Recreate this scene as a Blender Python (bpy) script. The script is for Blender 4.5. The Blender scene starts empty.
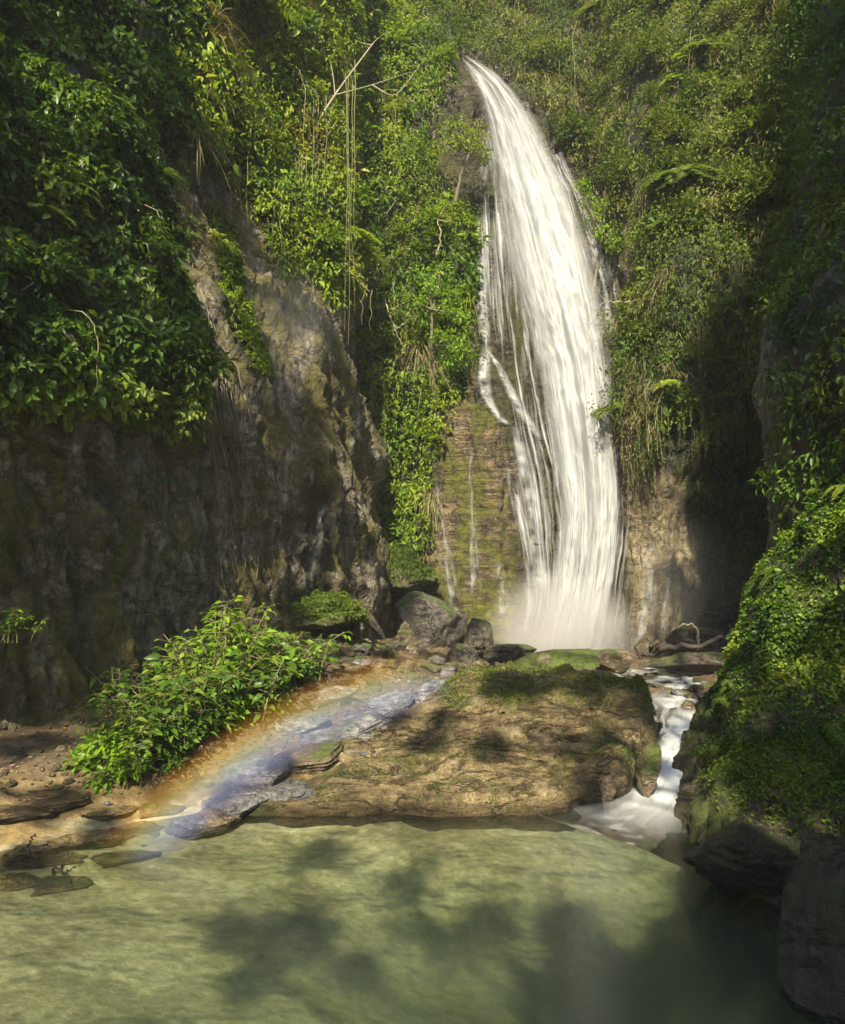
import bpy, math, random
import numpy as np
from mathutils import Vector, Matrix
from mathutils.bvhtree import BVHTree

SEED = 7
random.seed(SEED)
RNG = np.random.default_rng(SEED)
C = bpy.context.scene.collection
W_PX, H_PX, F_PX = 845, 1024, 700.0
HORIZON = 590.0
CAM_H = 2.2
PITCH = math.atan((HORIZON - 512.0) / F_PX)
CAM = np.array([0.0, 0.0, CAM_H])
SUN_AZ = math.radians(10.4)      # heading the light travels in, from +y towards +x
SUN_EL = math.radians(41.6)
LDIR = np.array([math.sin(SUN_AZ) * math.cos(SUN_EL), math.cos(SUN_AZ) * math.cos(SUN_EL), -math.sin(SUN_EL)])

# ------------------------------------------------------------------ helpers
def ray(px, py):
    u, v = (px - W_PX / 2) / F_PX, (H_PX / 2 - py) / F_PX
    return np.array([u, math.cos(PITCH) - v * math.sin(PITCH), math.sin(PITCH) + v * math.cos(PITCH)])

def P(px, py, d):
    """The place at depth y = d that is seen at this spot of the photograph."""
    r = ray(px, py)
    return CAM + r * (d / r[1])

def P0(px, py, z=0.0):
    r = ray(px, py)
    return CAM + r * ((z - CAM_H) / r[2])

def project(p):
    q = np.asarray(p, float) - CAM
    fy = q[..., 1] * math.cos(PITCH) + q[..., 2] * math.sin(PITCH)
    uz = -q[..., 1] * math.sin(PITCH) + q[..., 2] * math.cos(PITCH)
    fy = np.where(fy < 0.05, 0.05, fy)
    return W_PX / 2 + F_PX * q[..., 0] / fy, H_PX / 2 - F_PX * uz / fy

def inpoly(px, py, poly):
    px = np.asarray(px, float); py = np.asarray(py, float)
    ins = np.zeros(px.shape, bool)
    n = len(poly)
    for i in range(n):
        x1, y1 = poly[i]; x2, y2 = poly[(i + 1) % n]
        if y1 == y2: continue
        c = ((y1 > py) != (y2 > py)) & (px < (x2 - x1) * (py - y1) / (y2 - y1) + x1)
        ins ^= c
    return ins

_perm = np.random.default_rng(3).permutation(256)
_perm = np.concatenate([_perm, _perm, _perm])
_grad = np.random.default_rng(4).normal(size=(256, 3))
_grad /= np.linalg.norm(_grad, axis=1)[:, None]

def perlin(p):
    p = np.asarray(p, float)
    i = np.floor(p).astype(int); f = p - i
    w = f * f * f * (f * (f * 6 - 15) + 10)
    i &= 255
    out = np.zeros(p.shape[:-1])
    for dx in (0, 1):
        for dy in (0, 1):
            for dz in (0, 1):
                h = _perm[_perm[_perm[(i[..., 0] + dx) & 255] + ((i[..., 1] + dy) & 255)] + ((i[..., 2] + dz) & 255)]
                g = _grad[h]
                d = g[..., 0] * (f[..., 0] - dx) + g[..., 1] * (f[..., 1] - dy) + g[..., 2] * (f[..., 2] - dz)
                ww = (w[..., 0] if dx else 1 - w[..., 0]) * (w[..., 1] if dy else 1 - w[..., 1]) * (w[..., 2] if dz else 1 - w[..., 2])
                out += d * ww
    return out * 1.5

def fbm(p, octaves=4, gain=0.5, ridged=False):
    p = np.asarray(p, float)
    out = np.zeros(p.shape[:-1]); a = 1.0; s = 0
    for k in range(octaves):
        n = perlin(p + 17.3 * k)
        if ridged: n = 1 - 2 * np.abs(n)
        out += a * n; s += a
        a *= gain; p = p * 2.03
    return out / s

def cr(ctrl, n, axis):
    """Catmull-Rom through control points along an axis, n samples."""
    a = np.moveaxis(np.asarray(ctrl, float), axis, 0)
    m = len(a)
    e = np.concatenate([(2 * a[0] - a[1])[None], a, (2 * a[-1] - a[-2])[None]])
    t = np.linspace(0, m - 1 - 1e-9, n)
    k = t.astype(int); f = (t - k).reshape((-1,) + (1,) * (a.ndim - 1))
    p0, p1, p2, p3 = e[k], e[k + 1], e[k + 2], e[k + 3]
    # damped tangents, so that the surface does not overshoot
    m1, m2 = (p2 - p0) * 0.42, (p3 - p1) * 0.42
    r = (2 * f**3 - 3 * f**2 + 1) * p1 + (f**3 - 2 * f**2 + f) * m1 + (-2 * f**3 + 3 * f**2) * p2 + (f**3 - f**2) * m2
    return np.moveaxis(r, 0, axis)

class RBF:
    def __init__(self, pts):
        pts = np.array(pts, float)
        self.x = pts[:, :2]; z = pts[:, 2]
        d = np.linalg.norm(self.x[:, None] - self.x[None], axis=-1)
        self.m = z.mean()
        self.w = np.linalg.solve(d + 1e-6 * np.eye(len(d)), z - self.m)
    def __call__(self, x, y):
        x = np.asarray(x, float); y = np.asarray(y, float)
        out = np.full(x.shape, self.m)
        for (cx, cy), w in zip(self.x, self.w):
            out += w * np.hypot(x - cx, y - cy)
        return out

def new_mesh(name, verts, faces, mat=None, smooth=True, attrs=None, uv=None):
    verts = np.ascontiguousarray(verts, dtype=np.float32).reshape(-1, 3)
    faces = np.asarray(faces)
    me = bpy.data.meshes.new(name)
    if faces.dtype == object or faces.ndim == 1:
        me.from_pydata([tuple(v) for v in verts], [], [list(f) for f in faces])
    else:
        k = faces.shape[1]; nf = len(faces)
        me.vertices.add(len(verts)); me.vertices.foreach_set('co', verts.ravel())
        me.loops.add(nf * k); me.loops.foreach_set('vertex_index', faces.astype(np.int32).ravel())
        me.polygons.add(nf); me.polygons.foreach_set('loop_start', np.arange(0, nf * k, k, dtype=np.int32))
        me.update(calc_edges=True)
    me.polygons.foreach_set('use_smooth', np.full(len(me.polygons), smooth, bool))
    for an, av in (attrs or {}).items():
        at = me.attributes.new(an, 'FLOAT', 'POINT')
        at.data.foreach_set('value', np.ascontiguousarray(av, dtype=np.float32).ravel())
    if uv is not None:
        l = me.uv_layers.new(name='UVMap')
        li = np.empty(len(me.loops), np.int32); me.loops.foreach_get('vertex_index', li)
        l.data.foreach_set('uv', np.ascontiguousarray(uv, dtype=np.float32)[li].ravel())
    if mat: me.materials.append(mat)
    me.update()
    return me

def link(name, me, parent=None, loc=None):
    o = bpy.data.objects.new(name, me); C.objects.link(o)
    if parent: o.parent = parent
    if loc is not None: o.location = Vector([float(c) for c in loc])
    return o

def tag(o, label=None, cat=None, group=None, kind=None):
    if label: o['label'] = label
    if cat: o['category'] = cat
    if group: o['group'] = group
    o['kind'] = kind or 'thing'
    return o

def empty(name, loc=(0, 0, 0)):
    o = bpy.data.objects.new(name, None); C.objects.link(o)
    o.empty_display_size = 0.1
    o.location = Vector([float(c) for c in loc])
    return o

def grid_faces(n, m, off=0):
    i, j = np.meshgrid(np.arange(n - 1), np.arange(m - 1), indexing='ij')
    a = (i * m + j).ravel() + off
    return np.stack([a, a + 1, a + m + 1, a + m], 1)

def grid_normals(g):
    du = np.gradient(g, axis=0); dv = np.gradient(g, axis=1)
    n = np.cross(dv, du)
    return n / (np.linalg.norm(n, axis=-1, keepdims=True) + 1e-9)

def tube(path, radii, sides=6):
    """A tapering tube along a path: verts, faces (closed with a pointed tip)."""
    path = np.asarray(path, float); n = len(path)
    radii = np.broadcast_to(np.asarray(radii, float), (n,))
    t = np.gradient(path, axis=0); t /= np.linalg.norm(t, axis=1, keepdims=True) + 1e-9
    up = np.array([0.31, 0.17, 0.93]); a = np.cross(t, up); bad = np.linalg.norm(a, axis=1) < 0.1
    a[bad] = np.cross(t[bad], [1, 0, 0]); a /= np.linalg.norm(a, axis=1, keepdims=True)
    b = np.cross(t, a)
    th = np.linspace(0, 2 * np.pi, sides, endpoint=False)
    v = path[:, None] + radii[:, None, None] * (np.cos(th)[None, :, None] * a[:, None] + np.sin(th)[None, :, None] * b[:, None])
    f = []
    for i in range(n - 1):
        for k in range(sides):
            k2 = (k + 1) % sides
            f.append((i * sides + k, i * sides + k2, (i + 1) * sides + k2, (i + 1) * sides + k))
    return v.reshape(-1, 3), np.array(f)

class Soup:
    """Collects pieces of one part and links them as one mesh."""
    def __init__(self): self.v = []; self.f = []; self.t = []; self.n = 0
    def add(self, v, f, t=None):
        v = np.asarray(v, float).reshape(-1, 3); f = np.asarray(f)
        self.v.append(v); self.f.append(f + self.n); self.n += len(v)
        self.t.append(np.full(len(v), 0.5) if t is None else np.broadcast_to(np.asarray(t, float), (len(v),)))
    def mesh(self, name, mat, smooth=True):
        f3 = [f for f in self.f if f.shape[1] == 3]; f4 = [f for f in self.f if f.shape[1] == 4]
        if f3 and f4:
            f4 = [np.concatenate([f[:, [0, 1, 2]], f[:, [0, 2, 3]]]) for f in f4]
            faces = np.concatenate(f3 + f4)
        else:
            faces = np.concatenate(f3 or f4)
        return new_mesh(name, np.concatenate(self.v), faces, mat, smooth, {'tint': np.concatenate(self.t)})

def norm(v): return v / (np.linalg.norm(v, axis=-1, keepdims=True) + 1e-9)

def leaf_soup(base, direc, nrm, length, width, droop=0.15, fold=0.25, seg=1):
    """Many leaves at once: each a folded blade along its midrib. seg=1: 4 points; seg=2: 7 points."""
    base = np.asarray(base, float); N = len(base)
    d = norm(np.asarray(direc, float)); s = norm(np.cross(d, nrm)); n = np.cross(s, d)
    L = np.broadcast_to(np.asarray(length, float), (N,))[:, None]; Wd = np.broadcast_to(np.asarray(width, float), (N,))[:, None]
    if seg == 1:
        m = base + d * L * 0.45
        tip = base + d * L - n * L * droop
        v = np.stack([base, m - s * Wd / 2 + n * Wd * fold, tip, m + s * Wd / 2 + n * Wd * fold], 1)
        q = np.arange(N)[:, None] * 4
        f = np.concatenate([q + [0, 2, 1], q + [0, 3, 2]])
        return v.reshape(-1, 3), f, 4
    m1 = base + d * L * 0.3; m2 = base + d * L * 0.65 - n * L * droop * 0.4; tip = base + d * L * 0.98 - n * L * droop
    v = np.stack([base, m1 - s * Wd * .48 + n * Wd * fold, m1, m1 + s * Wd * .48 + n * Wd * fold,
                  m2 - s * Wd * .38 + n * Wd * fold * .6, m2, m2 + s * Wd * .38 + n * Wd * fold * .6, tip], 1)
    q = np.arange(N)[:, None] * 8
    tri = [[0, 2, 1], [0, 3, 2], [1, 2, 5], [1, 5, 4], [2, 3, 6], [2, 6, 5], [4, 5, 7], [5, 6, 7]]
    return v.reshape(-1, 3), np.concatenate([q + t for t in tri]), 8

def add_leaves(soup, base, direc, nrm, length, width, tint, **kw):
    v, f, k = leaf_soup(base, direc, nrm, length, width, **kw)
    soup.add(v, f, np.repeat(np.broadcast_to(tint, (len(base),)), k))

# ------------------------------------------------------------------ materials
class NT:
    def __init__(self, name):
        self.m = bpy.data.materials.new(name); self.m.use_nodes = True
        self.t = self.m.node_tree; self.t.nodes.clear()
        self.out = self.n('ShaderNodeOutputMaterial')
    def n(self, typ, **kw):
        nd = self.t.nodes.new(typ)
        for k, v in kw.items():
            if k.startswith('i_'): nd.inputs[k[2:].replace('_', ' ')].default_value = v
            else: setattr(nd, k, v)
        return nd
    def l(self, a, b): self.t.links.new(a, b)
    def ramp(self, fac, stops, interp='LINEAR'):
        r = self.n('ShaderNodeValToRGB'); cr_ = r.color_ramp; cr_.interpolation = interp
        while len(cr_.elements) > 1: cr_.elements.remove(cr_.elements[-1])
        for i, (p, c) in enumerate(stops):
            e = cr_.elements[0] if i == 0 else cr_.elements.new(p)
            e.position = p; c = c if hasattr(c, '__len__') else (c, c, c)
            e.color = (c[0], c[1], c[2], 1)
        self.l(fac, r.inputs[0]); return r.outputs[0]
    def noise(self, vec, scale, detail=5, rough=0.55, dist=0.0):
        nd = self.n('ShaderNodeTexNoise'); nd.inputs['Scale'].default_value = scale; nd.inputs['Detail'].default_value = detail
        nd.inputs['Roughness'].default_value = rough; nd.inputs['Distortion'].default_value = dist
        if vec is not None: self.l(vec, nd.inputs['Vector'])
        return nd.outputs['Fac']
    def mapped(self, vec, scale, rot=(0, 0, 0), loc=(0, 0, 0)):
        mp = self.n('ShaderNodeMapping'); mp.inputs['Scale'].default_value = scale; mp.inputs['Rotation'].default_value = rot; mp.inputs['Location'].default_value = loc
        self.l(vec, mp.inputs['Vector']); return mp.outputs[0]
    def math(self, op, a, b=None, clamp=False):
        nd = self.n('ShaderNodeMath', operation=op, use_clamp=clamp)
        for i, x in enumerate((a, b)):
            if x is None: continue
            if isinstance(x, (int, float)): nd.inputs[i].default_value = x
            else: self.l(x, nd.inputs[i])
        return nd.outputs[0]
    def mix(self, fac, a, b, blend='MIX'):
        nd = self.n('ShaderNodeMix', data_type='RGBA', blend_type=blend)
        for sock, x in ((nd.inputs[0], fac), (nd.inputs[6], a), (nd.inputs[7], b)):
            if isinstance(x, (int, float)): sock.default_value = x
            elif isinstance(x, tuple): sock.default_value = (x[0], x[1], x[2], 1)
            else: self.l(x, sock)
        return nd.outputs[2]
    def bump(self, h, strength, dist, prev=None):
        b = self.n('ShaderNodeBump'); b.inputs['Strength'].default_value = strength; b.inputs['Distance'].default_value = dist
        self.l(h, b.inputs['Height'])
        if prev is not None: self.l(prev, b.inputs['Normal'])
        return b.outputs[0]

def rock_mat(name, cols, streak=(2.2, 2.2, 0.25), streak_mix=0.5, scale=1.0, moss=0.4, moss_cols=((0.035, 0.06, 0.008), (0.10, 0.14, 0.02)),
             strata=0.0, strata_rot=(0, 0, 0), rough=(0.35, 0.75), bump=0.7, lichen=0.2, moss_up=0.6, masks=False, pale=0.0, crack=0.6, wetline=0.0):
    """Weathered rock: mineral blotches, water streaks, bedding lines, cracks, moss and pale lichen."""
    t = NT(name); geo = t.n('ShaderNodeNewGeometry'); pos = geo.outputs['Position']
    big = t.noise(pos, 0.7 * scale, 7, 0.62, 0.5)
    fine = t.noise(pos, 6 * scale, 9, 0.7, .3)
    st = t.noise(t.mapped(pos, streak), 2.0 * scale, 8, 0.66, 0.7)
    blend = t.math('ADD', t.math('MULTIPLY', big, 1 - streak_mix), t.math('MULTIPLY', st, streak_mix))
    blend = t.math('ADD', t.math('MULTIPLY', blend, 0.62), t.math('MULTIPLY', fine, 0.38))
    n = len(cols)
    col = t.ramp(blend, [(0.39 + 0.22 * i / (n - 1), c) for i, c in enumerate(cols)])
    grain = t.ramp(t.noise(pos, 34 * scale, 6, 0.75), [(0.38, 0.5), (0.5, 1.0), (0.64, 1.4)])
    col = t.mix(1.0, col, grain, 'MULTIPLY')
    height = t.math('ADD', t.math('MULTIPLY', fine, 0.9), t.math('MULTIPLY', st, 0.8))
    if pale:
        ps = t.ramp(t.noise(t.mapped(pos, (5.0, 5.0, 0.22), (.14, .2, 0)), 1.8, 8, 0.72, .35), [(.5, 0), (.58, pale)])
        col = t.mix(t.math('MULTIPLY', ps, t.ramp(big, [(.42, 0.1), (.56, 1.0)])), col, (.42, .385, .32))
    if strata:
        w = t.n('ShaderNodeTexNoise'); w.inputs['Scale'].default_value = 1.0; w.inputs['Detail'].default_value = 7; w.inputs['Roughness'].default_value = .66; w.inputs['Distortion'].default_value = .25
        t.l(t.mapped(pos, (0.8, 0.8, 7.5), strata_rot), w.inputs['Vector'])
        band = t.ramp(w.outputs['Fac'], [(0.40, 0.0), (0.48, 0.75), (0.6, 1.0)])
        height = t.math('ADD', height, t.math('MULTIPLY', band, strata))
        col = t.mix(1.0, col, t.ramp(w.outputs['Fac'], [(0.36, 1 - .7 * min(1, strata)), (0.44, 1.0)]), 'MULTIPLY')
    if crack:
        cn = t.noise(t.mapped(pos, (1, 1, 1.8) if not strata else (.6, .8, 2.6), strata_rot), 1.5 * scale, 6, 0.6, 0.9)
        cl = t.ramp(t.math('ABSOLUTE', t.math('SUBTRACT', cn, 0.5)), [(0.0, 1.0), (0.012, 0.6), (0.028, 0.0)])
        col = t.mix(t.math('MULTIPLY', cl, crack), col, t.mix(1.0, col, (.22, .2, .18), 'MULTIPLY'))
        height = t.math('SUBTRACT', height, t.math('MULTIPLY', cl, crack * 1.1))
    if lichen:
        li = t.ramp(t.noise(pos, 3.1 * scale, 9, 0.75, 0.8), [(0.57, 0.0), (0.63, lichen)])
        col = t.mix(li, col, (0.30, 0.27, 0.20))
    mossfac = t.noise(t.mapped(pos, (1, 1, 0.55)), 1.3 * scale, 9, 0.72, 0.5)
    nz = t.n('ShaderNodeSeparateXYZ'); t.l(geo.outputs['Normal'], nz.inputs[0])
    mf = t.math('ADD', mossfac, t.math('MULTIPLY', nz.outputs[2], moss_up * 0.16))
    mc = 0.68 - moss * 0.32
    mfac = t.ramp(mf, [(mc, 0.0), (mc + .09, 0.92)])
    mcol = t.ramp(t.noise(pos, 11, 7, 0.75), [(0.38, moss_cols[0]), (0.62, moss_cols[1])])
    col = t.mix(mfac, col, mcol)
    height = t.math('ADD', height, t.math('MULTIPLY', mfac, t.math('MULTIPLY', t.noise(pos, 45, 4, 0.75), 0.5)))
    if wetline:
        sz = t.n('ShaderNodeSeparateXYZ'); t.l(pos, sz.inputs[0])
        wl = t.ramp(t.math('SUBTRACT', sz.outputs[2], t.math('MULTIPLY', t.math('SUBTRACT', fine, .5), .35)), [(0.02, .9), (wetline, 0.0)])
        col = t.mix(wl, col, t.mix(1.0, col, (.24, .22, .18), 'MULTIPLY'))
    if masks:
        av = t.n('ShaderNodeAttribute', attribute_name='planted'); aw = t.n('ShaderNodeAttribute', attribute_name='wet')
        soil = t.ramp(t.noise(pos, 6, 6, .7), [(.36, (.010, .012, .005)), (.52, (.03, .038, .011)), (.66, (.06, .065, .018))])
        col = t.mix(av.outputs['Fac'], col, soil)
        col = t.mix(t.math('MULTIPLY', aw.outputs['Fac'], .85), col, t.mix(1.0, col, (.26, .27, .29), 'MULTIPLY'))
    bsdf = t.n('ShaderNodeBsdfPrincipled')
    t.l(col, bsdf.inputs['Base Color'])
    rg = t.ramp(t.math('ADD', t.math('MULTIPLY', st, 0.6), t.math('MULTIPLY', mfac, 0.4)), [(0.25, rough[0]), (0.65, rough[1])])
    t.l(rg, bsdf.inputs['Roughness'])
    t.l(t.bump(t.noise(pos, 55, 5, 0.75), bump * .6, 0.02, t.bump(height, bump, 0.14)), bsdf.inputs['Normal'])
    t.l(bsdf.outputs[0], t.out.inputs[0])
    return t.m

def leaf_mat(name, stops, trans=0.35, rough=0.42, spec=0.35):
    t = NT(name)
    at = t.n('ShaderNodeAttribute', attribute_name='tint')
    oi = t.n('ShaderNodeObjectInfo')
    geo = t.n('ShaderNodeNewGeometry')
    f = t.math('ADD', t.math('MULTIPLY', at.outputs['Fac'], 0.72), t.math('MULTIPLY', oi.outputs['Random'], 0.28))
    col = t.ramp(f, stops)
    mott = t.ramp(t.noise(geo.outputs['Position'], 24, 3, 0.6), [(0.3, 0.75), (0.7, 1.2)])
    col = t.mix(1.0, col, mott, 'MULTIPLY')
    b = t.n('ShaderNodeBsdfPrincipled'); b.inputs['Roughness'].default_value = rough; b.inputs['Specular IOR Level'].default_value = spec
    t.l(col, b.inputs['Base Color'])
    tr = t.n('ShaderNodeBsdfTranslucent')
    t.l(t.mix(1.0, col, (1.35, 1.25, 0.6), 'MULTIPLY'), tr.inputs['Color'])
    mx = t.n('ShaderNodeMixShader'); mx.inputs[0].default_value = trans
    t.l(b.outputs[0], mx.inputs[1]); t.l(tr.outputs[0], mx.inputs[2]); t.l(mx.outputs[0], t.out.inputs[0])
    return t.m

def bark_mat(name, c0, c1, rough=0.8):
    t = NT(name); geo = t.n('ShaderNodeNewGeometry')
    nz = t.noise(t.mapped(geo.outputs['Position'], (6, 6, 1.5)), 5, 6, 0.65)
    b = t.n('ShaderNodeBsdfPrincipled'); b.inputs['Roughness'].default_value = rough
    t.l(t.ramp(nz, [(0.3, c0), (0.7, c1)]), b.inputs['Base Color'])
    t.l(t.bump(nz, 0.6, 0.02), b.inputs['Normal']); t.l(b.outputs[0], t.out.inputs[0])
    return t.m

M = {}
M['cliff_left'] = rock_mat('overhanging_rock', bump=.95, pale=.85, masks=True, cols=[(0.03, 0.025, 0.016), (0.115, 0.098, 0.062), (0.22, 0.19, 0.13), (0.34, 0.30, 0.225)], moss=0.7,
                           moss_cols=((0.07, 0.065, 0.012), (0.20, 0.175, 0.03)), streak=(2.4, 2.4, 0.22), streak_mix=0.62, moss_up=0.3)
M['cliff_back'] = rock_mat('wet_bedded_rock', masks=True, cols=[(0.025, 0.02, 0.012), (0.095, 0.07, 0.038), (0.2, 0.15, 0.082), (0.31, 0.255, 0.16)], moss=0.7, strata=0.45, bump=.95,
                           moss_cols=((0.06, 0.075, 0.008), (0.2, 0.2, 0.02)), streak=(1.6, 1.6, 0.3), streak_mix=0.45, rough=(0.25, 0.6), moss_up=0.2)
M['cliff_right'] = rock_mat('streaked_rock', masks=True, cols=[(0.022, 0.018, 0.011), (0.08, 0.062, 0.033), (0.17, 0.135, 0.075), (0.28, 0.24, 0.16)], moss=0.4, streak=(2.4, 2.4, 0.25), streak_mix=0.65,
                            moss_cols=((0.05, 0.055, 0.01), (0.14, 0.13, 0.02)))
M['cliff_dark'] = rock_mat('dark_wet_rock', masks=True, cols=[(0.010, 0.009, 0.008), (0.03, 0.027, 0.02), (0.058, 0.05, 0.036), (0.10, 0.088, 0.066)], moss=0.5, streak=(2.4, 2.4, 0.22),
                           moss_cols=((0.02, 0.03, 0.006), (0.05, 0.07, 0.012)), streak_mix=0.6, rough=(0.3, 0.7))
M['boulder'] = rock_mat('sandy_boulder_rock', [(0.03, 0.022, 0.012), (0.12, 0.088, 0.042), (0.26, 0.2, 0.098), (0.40, 0.33, 0.19)], moss=0.34, crack=.9, wetline=.11, bump=.95, strata=0.7, streak=(0.5, 0.5, 2.2), streak_mix=0.4,
                        strata_rot=(0.05, 0.06, 0), moss_cols=((0.05, 0.06, 0.01), (0.17, 0.19, 0.03)), scale=1.2, moss_up=0.25, lichen=0.3)
M['brown_rock'] = rock_mat('brown_stream_rock', [(0.03, 0.023, 0.015), (0.10, 0.075, 0.045), (0.19, 0.145, 0.09), (0.3, 0.24, 0.16)], moss=0.33, streak=(1, 1, 1), scale=1.6, rough=(0.3, 0.7))
M['grey_rock'] = rock_mat('grey_banded_rock', [(0.04, 0.04, 0.042), (0.12, 0.12, 0.125), (0.24, 0.235, 0.23), (0.40, 0.39, 0.37)], moss=0.15, strata=0.9, strata_rot=(0.25, 0.35, 0.2), streak=(1, 1, 1), scale=1.6,
                          rough=(0.25, 0.6), lichen=0.4)
M['shore_rock'] = rock_mat('shore_rock', [(0.03, 0.022, 0.010), (0.10, 0.07, 0.03), (0.22, 0.16, 0.07), (0.36, 0.28, 0.15)], moss=-0.15, strata=.6, streak=(.6, .6, 2), scale=1.6)
M['dark_grey'] = rock_mat('dark_grey_rock', [(0.02, 0.019, 0.017), (0.06, 0.055, 0.047), (0.12, 0.108, 0.09), (0.2, 0.18, 0.15)], moss=0.36, streak=(1, 1, 1), scale=1.5, rough=(0.25, 0.6), lichen=.25)
M['dark_rock'] = rock_mat('dark_stream_rock', [(0.015, 0.013, 0.011), (0.045, 0.038, 0.03), (0.09, 0.075, 0.055), (0.15, 0.13, 0.10)], moss=0.36, streak=(1, 1, 1), scale=1.6, rough=(0.25, 0.65))
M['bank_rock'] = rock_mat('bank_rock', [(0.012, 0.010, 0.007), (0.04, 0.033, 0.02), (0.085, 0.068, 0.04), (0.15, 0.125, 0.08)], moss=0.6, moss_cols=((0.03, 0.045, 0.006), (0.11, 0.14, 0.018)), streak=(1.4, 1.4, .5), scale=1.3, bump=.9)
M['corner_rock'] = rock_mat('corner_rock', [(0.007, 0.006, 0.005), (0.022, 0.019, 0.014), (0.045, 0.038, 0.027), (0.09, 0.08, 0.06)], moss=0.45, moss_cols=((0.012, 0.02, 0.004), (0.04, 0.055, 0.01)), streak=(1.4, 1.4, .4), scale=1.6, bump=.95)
M['moss_rock'] = rock_mat('mossy_rock', [(0.03, 0.026, 0.018), (0.08, 0.07, 0.04), (0.16, 0.13, 0.08), (0.22, 0.19, 0.13)], moss=0.85, moss_cols=((0.035, 0.055, 0.008), (0.11, 0.15, 0.02)), streak=(1, 1, 1), scale=1.3)

L_ = leaf_mat
M['leaf_sun'] = L_('sunny_leaf', [(0.05, (0.035, 0.085, 0.008)), (0.3, (0.09, 0.175, 0.012)), (0.6, (0.2, 0.29, 0.02)), (0.85, (0.32, 0.37, 0.04)), (1, (0.38, 0.34, 0.11))], spec=.25, rough=.5, trans=.42)  # lighter, yellower ramp puts the sunlight into the leaf colour
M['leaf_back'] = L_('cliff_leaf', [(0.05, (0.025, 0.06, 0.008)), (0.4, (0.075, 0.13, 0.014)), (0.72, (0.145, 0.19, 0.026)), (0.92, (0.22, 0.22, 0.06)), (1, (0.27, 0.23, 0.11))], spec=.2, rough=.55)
M['leaf_dark'] = L_('shade_leaf', [(0.05, (0.02, 0.05, 0.008)), (0.4, (0.055, 0.12, 0.013)), (0.7, (0.12, 0.20, 0.02)), (1, (0.26, 0.30, 0.04))], rough=0.4, spec=0.3)  # darker ramp puts the shade into the leaf colour
M['leaf_bank'] = L_('bank_leaf', [(0.05, (0.03, 0.07, 0.008)), (0.35, (0.08, 0.16, 0.014)), (0.62, (0.19, 0.28, 0.024)), (0.84, (0.27, 0.31, 0.04)), (0.92, (0.16, 0.08, 0.035)), (1, (0.19, 0.085, 0.05))])
M['leaf_bright'] = L_('bright_leaf', [(0.05, (0.09, 0.2, 0.012)), (0.5, (0.19, 0.34, 0.022)), (1, (0.38, 0.46, 0.06))], trans=0.45)  # raised ramp: sun on the thicket top is put into the leaf colour
M['dry'] = L_('dry_stalk', [(0.1, (0.10, 0.09, 0.03)), (0.5, (0.22, 0.19, 0.09)), (1, (0.34, 0.29, 0.17))], trans=0.2, rough=0.7, spec=0.2)
M['moss'] = L_('moss_tuft', [(0.05, (0.03, 0.06, 0.006)), (0.5, (0.075, 0.13, 0.012)), (1, (0.16, 0.21, 0.025))], trans=0.3, rough=0.7, spec=0.15)
M['bark'] = bark_mat('grey_bark', (0.07, 0.055, 0.04), (0.22, 0.19, 0.14))
M['root'] = bark_mat('pale_root', (0.08, 0.064, 0.045), (0.30, 0.26, 0.20))
M['driftwood'] = bark_mat('driftwood', (0.02, 0.016, 0.012), (0.065, 0.052, 0.038))
M['twig'] = bark_mat('pale_twig', (0.2, 0.17, 0.11), (0.42, 0.37, 0.27))
M['vine'] = L_('vine_stem', [(0.1, (0.10, 0.10, 0.03)), (0.5, (0.2, 0.19, 0.08)), (1, (0.32, 0.29, 0.16))], trans=0.1, rough=0.7)
# ------------------------------------------------------------------ the canyon walls
def xyz(a): return np.array(a, float)

# where plants have taken root on the cliffs (as seen in the photograph)
Z_LU = [(-120, -160), (215, -160), (205, 60), (185, 130), (165, 190), (180, 270), (205, 330), (200, 390), (172, 425), (140, 405), (80, 398), (0, 370), (-120, 360)]
Z_RIDGE = [(205, 195), (235, 230), (245, 290), (262, 340), (275, 378), (255, 372), (232, 320), (215, 260)]
Z_LM = [(175, -160), (360, -160), (350, 300), (325, 305), (318, 270), (285, 285), (262, 215), (225, 165), (195, 150), (178, 60)]
Z_BM = [(300, -160), (470, -160), (445, 20), (440, 90), (428, 130), (440, 190), (470, 200), (480, 215), (466, 330), (462, 395), (442, 415), (434, 470), (432, 530), (400, 560), (375, 530), (350, 420), (330, 330), (310, 200)]
Z_BT = [(430, -200), (700, -200), (700, 260), (640, 260), (610, 240), (590, 190), (560, 125), (520, 80), (485, 55), (440, 45)]
Z_R = [(590, -200), (830, -200), (815, 120), (800, 240), (790, 330), (780, 385), (720, 400), (680, 415), (648, 425), (622, 425), (618, 330), (640, 250), (600, 120)]
Z_RD = [(640, 390), (800, 380), (800, 660), (690, 660), (700, 560), (680, 480), (640, 450)]
Z_N = [(770, -200), (1100, -200), (1100, 700), (780, 700)]
Z_K = [(600, 430), (1200, 380), (1200, 950), (600, 950)]
WET = [(425, 40), (470, 40), (530, 75), (600, 200), (625, 330), (640, 660), (515, 660), (508, 430), (474, 400), (468, 200), (440, 150), (430, 90)]

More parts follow.
